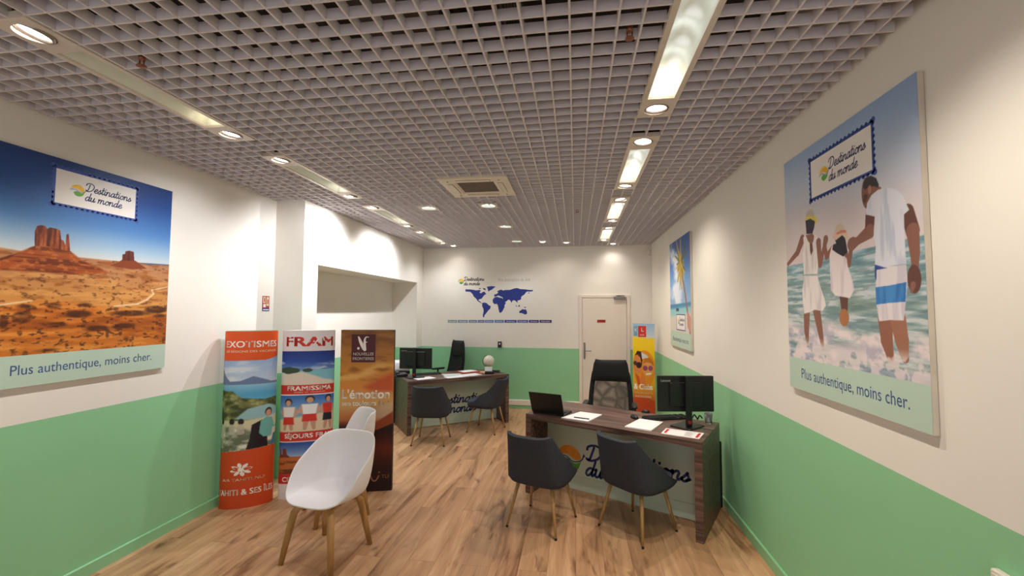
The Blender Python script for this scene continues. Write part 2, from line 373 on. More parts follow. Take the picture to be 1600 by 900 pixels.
class Flat:
    """Flat prints and lettering: polygons in (u, v) with a layer number, mapped onto a surface."""
    def __init__(s): s.v = []; s.f = []; s.mi = []; s.mats = []
    def _m(s, m):
        if m not in s.mats: s.mats.append(m)
        return s.mats.index(m)
    def raw(s, vs, fs, m, layer=1):
        o = len(s.v); s.v += [(x, y, layer) for x, y in vs]; k = s._m(m)
        for f in fs: s.f.append([i+o for i in f]); s.mi.append(k)
    def poly(s, pts, m, layer=1):
        from mathutils.geometry import tessellate_polygon
        tr = tessellate_polygon([[Vector((x, y, 0)) for x, y in pts]])
        s.raw(pts, [t for t in tr], m, layer)
    def rect(s, x0, y0, x1, y1, m, layer=1, n=10):
        xs = [x0+(x1-x0)*k/n for k in range(n+1)]
        s.raw([(x, y) for x in xs for y in (y0, y1)], [(2*k, 2*k+2, 2*k+3, 2*k+1) for k in range(n)], m, layer)
    def disc(s, cx, cy, r, m, layer=1, ry=None, seg=20):
        ry = ry or r; s.raw([(cx+r*math.cos(2*PI*k/seg), cy+ry*math.sin(2*PI*k/seg)) for k in range(seg)], [list(range(seg))], m, layer)
    def stroke(s, pts, w, m, layer=1, w1=None):
        n = len(pts); w1 = w if w1 is None else w1; vs = []; fs = []
        for i, (x, y) in enumerate(pts):
            a = pts[max(0, i-1)]; b = pts[min(n-1, i+1)]; dx, dy = b[0]-a[0], b[1]-a[1]; q = math.hypot(dx, dy) or 1
            ww = (w+(w1-w)*i/max(1, n-1))/2; nx, ny = -dy/q*ww, dx/q*ww
            vs += [(x+nx, y+ny), (x-nx, y-ny)]
        for i in range(n-1): fs.append((2*i, 2*i+1, 2*i+3, 2*i+2))
        s.raw(vs, fs, m, layer)
        for (x, y), r in ((pts[0], w/2), (pts[-1], w1/2)): s.disc(x, y, r, m, layer, seg=10)
    def script(s, txt, x, y, xh, m, layer=1, weight=0.2, shear=0.22, sx=1.0):
        for ch in txt:
            adv, st = SCRIPT[ch]
            for q in st:
                c = catmull(q, 6)
                s.stroke([(x+(px+py*shear)*xh*sx, y+py*xh) for px, py in c], weight*xh, m, layer)
            x += adv*xh*sx
        return x
    def text(s, txt, x, y, size, m, layer=1, bold=0.0, shear=0.0, align='LEFT', sx=1.0, width=None):
        cu = bpy.data.curves.new('lettering', 'FONT'); cu.body = txt; cu.size = size; cu.offset = 0.0; cu.shear = shear
        cu.resolution_u = 3; cu.fill_mode = 'FRONT'
        ob = bpy.data.objects.new('lettering', cu); COL.objects.link(ob)
        dg = bpy.context.evaluated_depsgraph_get(); me = bpy.data.meshes.new_from_object(ob.evaluated_get(dg))
        vs = [(v.co.x, v.co.y) for v in me.vertices]; fs = [list(p.vertices) for p in me.polygons]
        bpy.data.objects.remove(ob); bpy.data.curves.remove(cu); bpy.data.meshes.remove(me)
        if not vs: return
        x0 = min(v[0] for v in vs); x1 = max(v[0] for v in vs)
        if width: sx = width/(x1-x0)
        w = (x1-x0)*sx; ox = {'LEFT': 0, 'CENTER': -w/2, 'RIGHT': -w}[align]
        for dx, dy in ([(0, 0)] if not bold else [(a_*bold*size, c_*bold*size) for a_ in (-1, 0, 1) for c_ in (-0.5, 0.5)]):
            s.raw([(x+ox+(vx-x0)*sx+dx, y+vy+dy) for vx, vy in vs], fs, m, layer)
    def emblem(s, cx, cy, r, layer=1, sun=None):
        """round emblem: sun above, leaf below, pale waves between"""
        sun = sun or M['logo_yellow']
        up = [(cx+r*math.cos(a), cy+r*0.9*math.sin(a)) for a in np.linspace(PI*0.95, 0.0, 20)]
        lo = catmull([(cx+r, cy), (cx+0.45*r, cy-0.10*r), (cx-0.1*r, cy+0.22*r), (cx-0.95*r, cy+0.16*r)], 6)
        s.poly(up+lo[1:-1], sun, layer)
        a1 = catmull([(cx-0.62*r, cy-0.42*r), (cx-0.1*r, cy-0.16*r), (cx+0.5*r, cy-0.36*r), (cx+1.0*r, cy-0.1*r)], 6)
        a2 = catmull([(cx+1.0*r, cy-0.1*r), (cx+0.72*r, cy-0.72*r), (cx+0.1*r, cy-1.0*r), (cx-0.40*r, cy-0.82*r), (cx-0.62*r, cy-0.42*r)], 6)
        s.poly(a1+a2[1:-1], M['logo_green'], layer)
        s.stroke(catmull([(cx-1.12*r, cy+0.02*r), (cx-0.3*r, cy+0.08*r), (cx+0.35*r, cy-0.24*r), (cx+0.98*r, cy-0.05*r), (cx+1.2*r, cy+0.32*r)], 6), 0.05*r, M['navy'], layer+0.3, 0.10*r)
        s.stroke(catmull([(cx-1.1*r, cy-0.18*r), (cx-0.4*r, cy-0.06*r), (cx+0.2*r, cy-0.30*r)], 6), 0.09*r, M['sky_line'], layer+0.3, 0.03*r)
        s.poly([(cx+1.1*r, cy+0.22*r), (cx+1.32*r, cy+0.26*r), (cx+1.2*r, cy+0.52*r)], M['navy'], layer+0.3)
    def brand(s, x, y, xh, layer=1, m=None, weight=0.2, sun=None, gap=2.55):
        """emblem with the two script lines; x, y = left end of the upper baseline"""
        m = m or M['navy']
        s.emblem(x-1.75*xh, y-0.30*xh, 1.45*xh, layer, sun)
        s.script('Destinations', x, y, xh, m, layer, weight)
        s.script('du monde', x-0.25*xh, y-gap*xh*0.92, xh, m, layer, weight)
    def build(s, name, parent, fn=None, eps=0.0006):
        fn = fn or (lambda u, v, d: (u, v, d))
        me = bpy.data.meshes.new(name); me.from_pydata([fn(u, v, l*eps) for u, v, l in s.v], [], s.f)
        for m in s.mats: me.materials.append(m)
        me.polygons.foreach_set('material_index', s.mi); me.update()
        o = bpy.data.objects.new(name, me); COL.objects.link(o); o.parent = parent
        return o

class Paint:
    """A printed picture: ink colours on a dense grid of points, drawn from shapes and noise."""
    def __init__(s, w, h, step, quad=None):
        s.w, s.h = w, h; s.nx, s.ny = int(w/step)+1, int(h/step)+1
        s.U, s.V = np.meshgrid(np.linspace(0, w, s.nx), np.linspace(0, h, s.ny)); s.a = np.ones((s.ny, s.nx, 3))*0.8
        s.aa = step*0.8; s.px = s.homography(quad) if quad else None
    def homography(s, q):
        src = q; dst = [(0, s.h), (s.w, s.h), (s.w, 0), (0, 0)]; A = []; b = []
        for (x, y), (u, v) in zip(src, dst):
            A += [[x, y, 1, 0, 0, 0, -u*x, -u*y], [0, 0, 0, x, y, 1, -v*x, -v*y]]; b += [u, v]
        hh = np.append(np.linalg.solve(np.array(A, float), np.array(b, float)), 1).reshape(3, 3)
        def f(x, y):
            r = hh @ np.array([x, y, 1.0]); return (r[0]/r[2], r[1]/r[2])
        return f
    def P(s, pts, ox=0, oy=0, k=1.0): return [s.px(ox+x*k, oy+y*k) for x, y in pts]
    def noise(s, sx, sy, seed, octv=4):
        rng = np.random.RandomState(seed); out = np.zeros_like(s.U); amp = 1.0; tot = 0
        for o in range(octv):
            gx = s.U/sx*(2**o); gy = s.V/sy*(2**o); n = 64; t = rng.rand(n, n)
            i = np.floor(gx).astype(int); j = np.floor(gy).astype(int); fx = gx-i; fy = gy-j; fx = fx*fx*(3-2*fx); fy = fy*fy*(3-2*fy)
            g = lambda a, b: t[b % n, a % n]
            out += amp*((g(i, j)*(1-fx)+g(i+1, j)*fx)*(1-fy)+(g(i, j+1)*(1-fx)+g(i+1, j+1)*fx)*fy); tot += amp; amp *= 0.5
        return out/tot
    def grad(s, stops, coord=None):
        c = s.V if coord is None else coord; xs = [q[0] for q in stops]
        return np.stack([np.interp(c, xs, [q[1][k]/255.0 for q in stops]) for k in range(3)], -1)
    def put(s, mask, col, alpha=1.0):
        c = np.array(col, float)/255.0 if not isinstance(col, np.ndarray) else col
        m = np.clip(mask, 0, 1)[..., None]*alpha; s.a = s.a*(1-m)+c*m
    def m_above(s, pts, soft=None):
        xs = [p[0] for p in pts]; ys = [p[1] for p in pts]; return np.clip((s.V-np.interp(s.U, xs, ys))/(soft or s.aa)+0.5, 0, 1)
    def m_poly(s, pts, soft=None):
        pts = np.array(pts); x, y = s.U, s.V; ins = np.zeros(x.shape, bool); d = np.full(x.shape, 9.0)
        pad = 0.05; x0, y0 = pts.min(0)-pad; x1, y1 = pts.max(0)+pad
        for i in range(len(pts)):
            ax, ay = pts[i]; bx, by = pts[(i+1) % len(pts)]
            c = ((ay > y) != (by > y)) & (x < (bx-ax)*(y-ay)/((by-ay) or 1e-9)+ax); ins ^= c
            dx, dy = bx-ax, by-ay; t = np.clip(((x-ax)*dx+(y-ay)*dy)/(dx*dx+dy*dy+1e-12), 0, 1); d = np.minimum(d, np.hypot(x-ax-t*dx, y-ay-t*dy))
        return np.clip(np.where(ins, d, -d)/(soft or s.aa)+0.5, 0, 1)
    def m_cap(s, p0, p1, r0, r1, soft=None):
        x, y = s.U, s.V; dx, dy = p1[0]-p0[0], p1[1]-p0[1]; t = np.clip(((x-p0[0])*dx+(y-p0[1])*dy)/(dx*dx+dy*dy+1e-12), 0, 1)
        return np.clip((r0+(r1-r0)*t-np.hypot(x-p0[0]-t*dx, y-p0[1]-t*dy))/(soft or s.aa)+0.5, 0, 1)
    def m_ell(s, c, rx, ry, soft=None): return np.clip((1-np.hypot((s.U-c[0])/rx, (s.V-c[1])/ry))*min(rx, ry)/(soft or s.aa)+0.5, 0, 1)
    def build(s, name, parent, fn=None, m=None):
        fn = fn or (lambda U, V: np.stack([U, V, np.zeros_like(U)], -1))
        co = fn(s.U, s.V).reshape(-1, 3); nx, ny = s.nx, s.ny
        i = np.arange(nx*ny).reshape(ny, nx); q = np.stack([i[:-1, :-1], i[:-1, 1:], i[1:, 1:], i[1:, :-1]], -1).reshape(-1, 4)
        me = bpy.data.meshes.new(name); me.vertices.add(len(co)); me.vertices.foreach_set('co', co.astype(np.float32).ravel())
        me.loops.add(q.size); me.loops.foreach_set('vertex_index', q.astype(np.int32).ravel())
        me.polygons.add(len(q)); me.polygons.foreach_set('loop_start', np.arange(0, q.size, 4, dtype=np.int32))
        me.update(calc_edges=True); me.validate()
        at = me.color_attributes.new('ink', 'FLOAT_COLOR', 'POINT'); c = np.clip(s.a.reshape(-1, 3), 0, 1)
        c = np.where(c <= 0.04045, c/12.92, ((c+0.055)/1.055)**2.4)
        at.data.foreach_set('color', np.concatenate([c, np.ones((len(c), 1))], 1).astype(np.float32).ravel())
        me.polygons.foreach_set('use_smooth', [True]*len(q))
        me.materials.append(m or M['film'])
        o = bpy.data.objects.new(name, me); COL.objects.link(o); o.parent = parent
        return o

# ------------------------------------------------------------------ the room
b = MB(); b.box((-3.6, YF, -0.1), (XR+0.1, D+0.1, 0)); structure(b.build('floor', M['floor']))

def two_tone(name, boxes):
    """wall pieces painted green up to G and white above"""
    b = MB()
    for (x0, y0, z0), (x1, y1, z1) in boxes:
        if z0 < G: b.cur = 1; b.box((x0, y0, z0), (x1, y1, min(z1, G)))
        if z1 > G: b.cur = 0; b.box((x0, y0, max(z0, G)), (x1, y1, z1))
    return structure(b.build(name, [M['white_wall'], M['green_wall']]))
two_tone('wall_right', [((XR, YF, 0), (XR+0.1, D, TOP))])
two_tone('wall_left', [((XL-0.1, YF, 0), (XL, YC, TOP))])
two_tone('wall_back', [((X2-0.6, D, 0), (XR+0.1, D+0.1, TOP))])
two_tone('wall_alcove', [((-3.6, YC, 0), (X2, NY0, TOP)), ((-3.6, NY0, NZ), (X2, NY1, TOP)), ((-3.6, NY1, 0), (X2, D, TOP)), ((-3.6, NY0, 0), (NX, NY1, NZ))])
b = MB(); b.box((-3.6, YF-0.12, 2.30), (XR+0.1, YF, TOP)); b.box((-3.6, YF-0.12, 0), (XL+0.25, YF, 2.30)); b.box((XR-0.15, YF-0.12, 0), (XR+0.1, YF, 2.30)); structure(b.build('wall_front_light_block', M['white_wall']))  # unseen shopfront wall, added to keep grazing daylight off the ceiling bars
b = MB(); b.box((-3.6, YF, TOP), (XR+0.1, D+0.1, TOP+0.1)); structure(b.build('plenum_slab', M['plenum']))  # dark slab closing the void above the grid

# skirtings, with an eased top edge
def skirt(name, p0, p1, n, z0, z1, t, m):
    b = MB(); p0, p1, n = Vector(p0), Vector(p1), Vector(n); e = 0.006
    prof = [(0.0, z0), (t, z0), (t, z1-e), (t-e, z1), (0.0, z1)]
    b.loft([[p+n*a+Vector((0, 0, z)) for a, z in prof] for p in (p0, p1)], True, True, None, False)
    return structure(b.build(name, m))
skirt('baseboard_right', (XR, YF, 0), (XR, D, 0), (-1, 0, 0), 0, BB, 0.013, M['green_trim'])
skirt('baseboard_left', (XL, YF, 0), (XL, YC, 0), (1, 0, 0), 0, BB, 0.013, M['green_trim'])
b = MB(); skirt('baseboard_alcove', (X2, YC, 0), (X2, NY0, 0), (1, 0, 0), 0, BB, 0.013, M['green_trim'])
skirt('trim_2', (X2, D, 0), (0.07, D, 0), (0, -1, 0), 0, 0.066, 0.012, M['green_trim'])
skirt('baseboard_back', (X2, D, 0), (0.07, D, 0), (0, -1, 0), 0.066, 0.16, 0.03, M['white_trim'])

# open cell ceiling: pale bars on a 10 cm pitch with the lamp and air conditioner openings left out
LX = (-2.435, -2.235); RX = (0.38, 0.58)
STARTS = (1.4, 3.0, 4.6, 6.2); SLEN = 1.3
AC = (-1.235, -0.615, 3.735, 4.355)
DOWN = [(-1.70, 4.82), (-0.98, 4.79), (-0.98, 6.02), (-1.00, 7.33)]
ROUND = [(-0.556, 7.45), (-0.15, 7.57), (0.67, 7.80), (-2.235, 7.72)]
HOLES = [(x0, x1, y, y+SLEN) for x0, x1 in (LX, RX) for y in STARTS] + [AC] + [(x-0.105, x+0.105, y-0.105, y+0.105) for x, y in DOWN] + [(x-0.055, x+0.055, y-0.055, y+0.055) for x, y in ROUND]
def minus(a, b_, cuts):
    segs = [(a, b_)]
    for c0, c1 in cuts:
        out = []
        for s0, s1 in segs:
            if c1 <= s0 or c0 >= s1: out.append((s0, s1)); continue
            if c0 > s0: out.append((s0, c0))
            if c1 < s1: out.append((c1, s1))
        segs = out
    return [q for q in segs if q[1]-q[0] > 0.012]
b = MB(); bt = 0.0045; z0, z1 = H, H+0.048
for k in range(-34, 14):
    x = 0.08+0.1*k
    if x < XL+0.02 or x > XR-0.02: continue
    for s0, s1 in minus(YF, D-0.012 if x > X2 else YC-0.012, [(h[2], h[3]) for h in HOLES if h[0]-bt < x < h[1]+bt]):
        b.box((x-bt, s0, z0), (x+bt, s1, z1))
for k in range(-22, 81):
    y = 0.1*k
    if y > D-0.02: continue
    for s0, s1 in minus((XL if y < YC else X2)+0.012, XR-0.012, [(h[0], h[1]) for h in HOLES if h[2]-bt < y < h[3]+bt]):
        b.box((s0, y-bt, z0+0.0006), (s1, y+bt, z1-0.0006))
structure(b.build('ceiling', M['grid']))

# ducts in the void above the grid
def duct(name, lo, hi, label):
    b = MB(); b.box(lo, hi)
    n = max(2, int((hi[1]-lo[1])/0.6))
    for k in range(n+1):
        y = lo[1]+(hi[1]-lo[1])*k/n; b.box((lo[0]-0.02, y-0.012, lo[2]-0.02), (hi[0]+0.02, y+0.012, hi[2]+0.02))
    tag(b.build(name, M['duct']), label, 'duct')
duct('air_duct', (-1.15, 1.0, 3.35), (-0.70, 3.6, 3.65), 'dark air duct seen through the ceiling grid in front of the air conditioner')
b = MB()
for x in (-0.36, -0.26): b.box((x, 0.8, 3.28), (x+0.012, 7.5, 3.34))
for k in range(26): b.box((-0.36, 0.9+k*0.25, 3.285), (-0.25, 0.93+k*0.25, 3.295))
for k in range(5): b.tube([(-0.34+k*0.016, 0.8+j*0.5, 3.305+0.004*math.sin(j*2.1+k)) for j in range(14)], 0.007, 6)
tag(b.build('cable_tray', M['duct']), 'dark cable tray running lengthwise above the open ceiling grid', 'cable tray')

# ------------------------------------------------------------------ ceiling lamps
def lamp_light(name, parent, loc, target, w, col, cone=88, blend=0.9, r=0.014):
    l = bpy.data.lights.new(name, 'SPOT'); l.energy = w; l.color = col; l.spot_size = math.radians(cone); l.spot_blend = blend; l.shadow_soft_size = r
    o = bpy.data.objects.new(name, l); COL.objects.link(o); o.parent = parent; o.location = loc
    o.rotation_euler = (Vector(target)).to_track_quat('-Z', 'Y').to_euler(); return o

def spot_head(parent, cx, cy, tilt, glow):
    """tilting ring lamp set in a round hole of the plate; tilt = direction it aims"""
    d = Vector((tilt[0]*0.38, tilt[1]*0.38, -1)).normalized(); q = d.to_track_quat('-Z', 'Y').to_matrix().to_4x4(); q.translation = Vector((cx, cy, 0.014))
    b = MB()
    b.cyl((cx, cy, 0.004), (cx, cy, 0.075), 0.074, 0.070, 28)          # dark can above the plate
    can = b; can.f = [f for f in can.f if len(f) < 20] + [can.f[-1]]; can.mi = [0]*len(can.f); can.sm = [True]*len(can.f)
    o0 = can.build('lamp_can', M['dark_gap'], parent)
    b = MB()
    b.loft([[(r*math.cos(2*PI*k/28), r*math.sin(2*PI*k/28), z) for k in range(28)] for r, z in ((0.067, 0.012), (0.067, -0.010), (0.063, -0.014), (0.057, -0.012), (0.056, 0.006))], False, False, q)
    ring = b.build('gimbal_ring', M['lamp_ring'], parent)
    b = MB(); b.lathe([(0.057, 0.000), (0.050, -0.005), (0.028, -0.009), (0.002, -0.010)], cap0=False, m=q); b.build('lamp', glow, ring)
    return q

def light_strip(label, x0, y0, aims, troughcol, extra_fill, cone=88, glow=1.0, beam=WARM):
    t = thing('ceiling_light', label, 'ceiling light', (x0, y0, H-0.004), 0, 'recessed light strips in the ceiling')
    w, L = 0.2, SLEN; e = 0.235
    b = MB()
    b.plate_hole(0, w, 0, e, w/2, 0.105, 0.070, 0, 0.03); b.plate_hole(0, w, L-e, L, w/2, L-0.105, 0.070, 0, 0.03)
    b.box((0, e, 0), (0.028, L-e, 0.03)); b.box((w-0.028, e, 0), (w, L-e, 0.03))
    b.build('frame', M['lamp_frame'], t)
    # curved reflector trough with closed ends
    b = MB(); n = 12; prof = [(w/2-(w/2-0.028)*math.cos(PI*k/n), 0.012+0.085*math.sin(PI*k/n)) for k in range(n+1)]
    b.loft([[(x, y, z) for x, z in prof] for y in (e+0.0015, L-e-0.0015)], False, False, None, True, closed=False)
    for y in (e+0.0015, L-e-0.0015): b.add([(x, y, z) for x, z in prof], [list(range(n+1))])
    b.build('reflector', M['lamp_reflector'], t)
    for k, (cy, aim, lit) in enumerate(((0.105, aims[0], aims[2]), (L-0.105, aims[1], aims[3]))):
        spot_head(t, w/2, cy, aim, M['lamp_glow'] if lit else M['dim_lamp'])
        if lit: lamp_light('lamp_beam', t, (w/2+Vector(aim).normalized().x*0.05, cy+Vector(aim).normalized().y*0.05, -0.012), aim, SPOT_W*lit, beam, cone, 0.95)
    p = bpy.data.lights.new('trough_fill', 'POINT'); p.energy = TROUGH_FILL_W*glow; p.color = troughcol; p.shadow_soft_size = 0.02  # added point lamp brightens the trough; no tube is modelled
    o = bpy.data.objects.new('trough_fill', p); COL.objects.link(o); o.parent = t; o.location = (w/2, L-e-0.05, 0.05)
    if extra_fill:
        p2 = p.copy(); p2.color = COOL; p2.energy = TROUGH_FILL_W*1.3; p2.energy *= 0.24  # further added fill lamps along the trough
        for yy in (0.26, 0.42, 0.58, 0.72):
            o2 = bpy.data.objects.new('trough_fill', p2); COL.objects.link(o2); o2.parent = t; o2.location = (w/2, L*yy, 0.045)
    return t
nth = ['nearest', 'second', 'third', 'farthest']
for k, y in enumerate(STARTS):
    light_strip('%s long recessed light strip of the left row, above the desert poster side' % nth[k], LX[0], y,
                [((-0.60, -0.25, -1), (-0.40, 0.0, -1), 1.0, 0.75), ((-0.5, 0.0, -1), (-0.65, 0.15, -1), 0.65, 0.85), ((-0.7, -0.05, -1), (-0.6, 0.1, -1), 1.35, 1.0), ((-0.6, 0.0, -1), (-0.1, 0.1, -1), 0.9, 0.5)][k], WARM2 if k == 0 else WARM, False, (100, 125, 125, 125)[k], 0.4, WARM if k == 0 else NEUTRAL)
for k, y in enumerate(STARTS):
    light_strip('%s long recessed light strip of the right row, along the family beach poster side' % nth[k], RX[0], y,
                [((0.25, -0.1, -1), (-0.05, 0.15, -1), 1.15, 0.95), ((-0.20, -0.1, -1), (-0.20, 0.15, -1), 0.9, 0.9), ((0.35, 0.0, -1), (0.2, 0.2, -1), 0.85, 0.8), ((0.2, 0.1, -1), (0.1, 0.1, -1), 0.6, 0.4)][k], WARM2, True, 120, (1.0, 0.7, 0.6, 0.5)[k], (1.0, 0.89, 0.76))

def downlight(label, x, y):
    t = thing('downlight', label, 'ceiling light', (x, y, H-0.004), 0, 'square plate downlights in the middle of the ceiling')
    b = MB(); b.plate_hole(-0.105, 0.105, -0.105, 0.105, 0, 0, 0.082, 0, 0.02); b.build('frame', M['lamp_frame'], t)
    b = MB(); b.lathe([(0.083, 0.004), (0.076, 0.03), (0.06, 0.065), (0.02, 0.08)], cap0=False); b.build('reflector', M['lamp_reflector'], t)
    b = MB()
    for sx in (-0.028, 0.028): b.cyl((sx, -0.045, 0.035), (sx, 0.045, 0.035), 0.013, None, 12)
    b.build('lamp', M['cool_glow'], t)
    b = MB(); b.box((-0.008, -0.05, 0.03), (0.008, 0.05, 0.042)); b.build('lamp_holder', M['dark'], t)
    lamp_light('lamp_beam', t, (0, 0, -0.006), (0, 0, -1), DOWN_W, COOL, 120, 0.8, 0.02)
for (x, y), s in zip(DOWN, ['left of the two square downlights just behind the air conditioner', 'right of the two square downlights just behind the air conditioner', 'square downlight alone in the middle between the two light rows', 'square downlight close to the back wall above the world map']):
    downlight(s, x, y)
for (x, y), s in zip(ROUND, ['small round lamp near the back wall above the right half of the map', 'small round lamp near the back wall above the space left of the door', 'small round lamp beyond the end of the right light row', 'small round lamp beyond the end of the left light row']):
    t = thing('round_downlight', s, 'ceiling light', (x, y, H-0.004), 0, 'small round lamps near the back wall')
    b = MB(); b.lathe([(0.062, 0.0), (0.062, 0.006), (0.046, 0.008), (0.046, 0.0)], cap0=False, cap1=False); b.build('ring', M['lamp_ring'], t)
    b = MB(); b.lathe([(0.047, 0.006), (0.03, 0.002), (0.004, 0.001)], cap0=False); b.build('lamp', M['lamp_glow'], t)
    lamp_light('lamp_beam', t, (0, 0, -0.006), (0, 0.1, -1), DOWN_W*0.3, WARM, 130, 0.8, 0.014)

# cassette air conditioner
t = thing('air_conditioner', 'square cream ceiling cassette air conditioner with brown centre grille', 'air conditioner', ((AC[0]+AC[1])/2, (AC[2]+AC[3])/2, H-0.012))
a = (AC[1]-AC[0])/2+0.012; g = 0.175
b = MB(); e = 0.012
rings = [[(-s, -s, z), (s, -s, z), (s, s, z), (-s, s, z)] for s, z in ((a, 0.03), (a, 0.004), (a-0.01, 0), (g+0.02, 0), (g, 0.012), (g, 0.05))]
b.loft(rings, False, False, None, False); b.build('panel', M['ac_white'], t)
b = MB(); b.box((-g, -g, 0.02), (g, g, 0.03))
for k in range(17): yy = -g+0.012+k*(2*g-0.024)/16; b.box((-g, yy-0.003, 0.010), (g, yy+0.003, 0.022))
b.build('grille', M['ac_grille'], t)
for k in range(4):
    m = Matrix.Rotation(k*PI/2, 4, 'Z')
    b = MB(); b.box((0.215, -0.16, -0.001), (0.262, 0.16, 0.004), m); o = b.build('vent_slot', M['dark_gap'], t)
    b = MB(); b.box((0.219, -0.156, -0.0045), (0.259, 0.156, 0.002), m); b.build('flap', M['ac_white'], o)
    b = MB(); b.cyl(m @ Vector((0.24, 0.24, 0.001)), m @ Vector((0.24, 0.24, -0.004)), 0.008, None, 10); b.build('screw_cap', M['ac_grille'], t)

# small fittings of the ceiling
def sprinkler(label, x, y, k):
    t = thing('sprinkler', label, 'sprinkler', (x, y, H+0.03))
    b = MB(); b.cyl((0, 0, 0), (0, 0, 0.3), 0.011, None, 10); b.build('pipe', M['duct'], t)
    b = MB(); b.cyl((0, 0, -0.03), (0, 0, 0), 0.014*k, 0.016*k, 10); b.cyl((0.012*k, 0, -0.055), (0.012*k, 0, -0.03), 0.003, None, 6); b.cyl((-0.012*k, 0, -0.055), (-0.012*k, 0, -0.03), 0.003, None, 6)
    b.lathe([(0.002, -0.062), (0.022*k, -0.060), (0.020*k, -0.055), (0.002, -0.054)]); b.build('head', M['brass'], t)
sprinkler('reddish sprinkler head hanging under the grid beside the nearest left light strip', -2.07, 1.745, 1.0)
sprinkler('brownish sprinkler head inside a grid cell left of the nearest right light strip', 0.235, 1.85, 0.9)
sprinkler('tiny dark sprinkler under the grid left of the second right light strip', 0.03, 5.13, 0.9)

# ------------------------------------------------------------------ door and wall fittings
dr = bpy.data.objects.new('door_1', None); COL.objects.link(dr); structure(dr); dr.location = (0.07, D, 0)
b = MB(); w, hh = 0.905, 2.10
b.box((0, -0.03, 0), (0.055, 0, hh)); b.box((w-0.055, -0.03, 0), (w, 0, hh)); b.box((0.055, -0.03, hh-0.05), (w-0.055, 0, hh))
structure(b.build('door_frame', M['door_paint'], dr, bevel=0.004))
b = MB(); b.box((0.060, -0.022, 0.008), (w-0.060, -0.001, hh-0.055)); structure(b.build('door_leaf', M['door_paint'], dr, bevel=0.003))
b = MB(); b.rbox((0.078, 0.93, 0), (0.112, 1.235, 0.008), 0.015, m=Matrix.Translation((0, -0.022, 0)) @ Matrix.Rotation(PI/2, 4, 'X'))
b.tube([(0.095, -0.03, 1.085), (0.095, -0.075, 1.085), (0.11, -0.08, 1.085), (0.215, -0.078, 1.083)], 0.009, 10); b.cyl((0.095, -0.028, 0.985), (0.095, -0.04, 0.985), 0.012)
structure(b.build('door_handle', M['metal'], dr))
b = MB(); b.rbox((0.62, -0.075, 2.015), (0.83, -0.022, 2.07), 0.012); b.cyl((0.70, -0.05, 2.07), (0.70, -0.05, 2.085), 0.02)
b.tube([(0.70, -0.05, 2.08), (0.80, -0.11, 2.082), (0.66, -0.05, 2.086)], 0.008, 8); structure(b.build('door_closer', M['metal'], dr))
sg = thing('door_sign', 'small red rectangular sign with white lettering on the cream door', 'sign', mtx=frame((0.395, D-0.0226, 1.597), (1, 0, 0), (0, 0, 1), (0, -1, 0)))
b = MB(); b.box((0, 0, 0), (0.148, 0.05, 0.003)); b.build('plate', M['red_sign'], sg)
f = Flat(); f.text('SORTIE', 0.074, 0.014, 0.03, M['ink_white'], 6, 0.01, align='CENTER', width=0.11); f.build('lettering', sg)

t = thing('wall_control', 'small black wall control with a white centre, below the world map', 'wall control', mtx=frame((-1.40, D, 1.17), (1, 0, 0), (0, 0, 1), (0, -1, 0)))
b = MB(); b.rbox((-0.036, -0.055, 0), (0.036, 0.055, 0.03), 0.008); b.build('body', M['dark'], t)
b = MB(); b.rbox((-0.014, -0.002, 0.028), (0.016, 0.03, 0.036), 0.004); b.build('button', M['switch'], t)

t = thing('fire_sign', 'small red and white fire safety notice on the left wall beside the desert poster', 'sign', mtx=frame((XL, 4.125, 1.785), (0, 1, 0), (0, 0, 1), (1, 0, 0)))
b = MB(); b.box((0, 0, 0), (0.105, 0.16, 0.003)); b.build('plate', M['red_sign'], t)
f = Flat(); f.rect(0.008, 0.085, 0.046, 0.15, M['ink_cream'], 6); f.rect(0.06, 0.055, 0.096, 0.15, M['ink_cream'], 6); f.rect(0.012, 0.04, 0.05, 0.075, M['ink_white'], 6); f.rect(0, 0, 0.105, 0.032, M['blue'], 6)
f.rect(0.02, 0.094, 0.034, 0.14, M['red_sign'], 8); f.rect(0.07, 0.075, 0.086, 0.125, M['red_sign'], 8); f.rect(0.01, 0.010, 0.095, 0.02, M['ink_white'], 8); f.build('pictograms', t)

t = thing('wall_switch', 'cream double wall switch on the green right wall at the lower right photo edge', 'wall switch', mtx=frame((XR, 1.674, 0.889), (0, -1, 0), (0, 0, 1), (-1, 0, 0)))
b = MB(); b.rbox((0, 0, 0), (0.15, 0.082, 0.026), 0.010); b.build('plate', M['switch'], t, bevel=0.002)
for k in (0, 1): b = MB(); b.rbox((0.012+k*0.066, 0.012, 0.025), (0.072+k*0.066, 0.070, 0.030), 0.004); b.build('rocker', M['switch'], t)

t = thing('wall_socket', 'small white socket low on the right wall by the front desk end', 'wall socket', mtx=frame((XR-0.013, 4.50, 0.012), (0, -1, 0), (0, 0, 1), (-1, 0, 0)))
b = MB(); b.rbox((0, 0, 0), (0.07, 0.06, 0.03), 0.006); b.build('plate', M['switch'], t)
b = MB(); b.cyl((0.035, 0.03, 0.029), (0.035, 0.03, 0.032), 0.02, None, 14); b.build('outlet', M['ink_grey'], t)

# small detector in the back right ceiling corner
t = thing('wall_detector', 'small cream detector high in the back right corner under the ceiling', 'detector', (XR-0.06, D, 2.86))
b = MB(); b.rbox((-0.03, -0.035, -0.05), (0.03, 0, 0.05), 0.01); b.build('body', M['switch'], t)
b = MB(); b.lathe([(0.018, -0.005), (0.014, -0.016), (0.002, -0.02)], (0, -0.036, -0.032)); b.build('lens', M['ink_grey'], t)

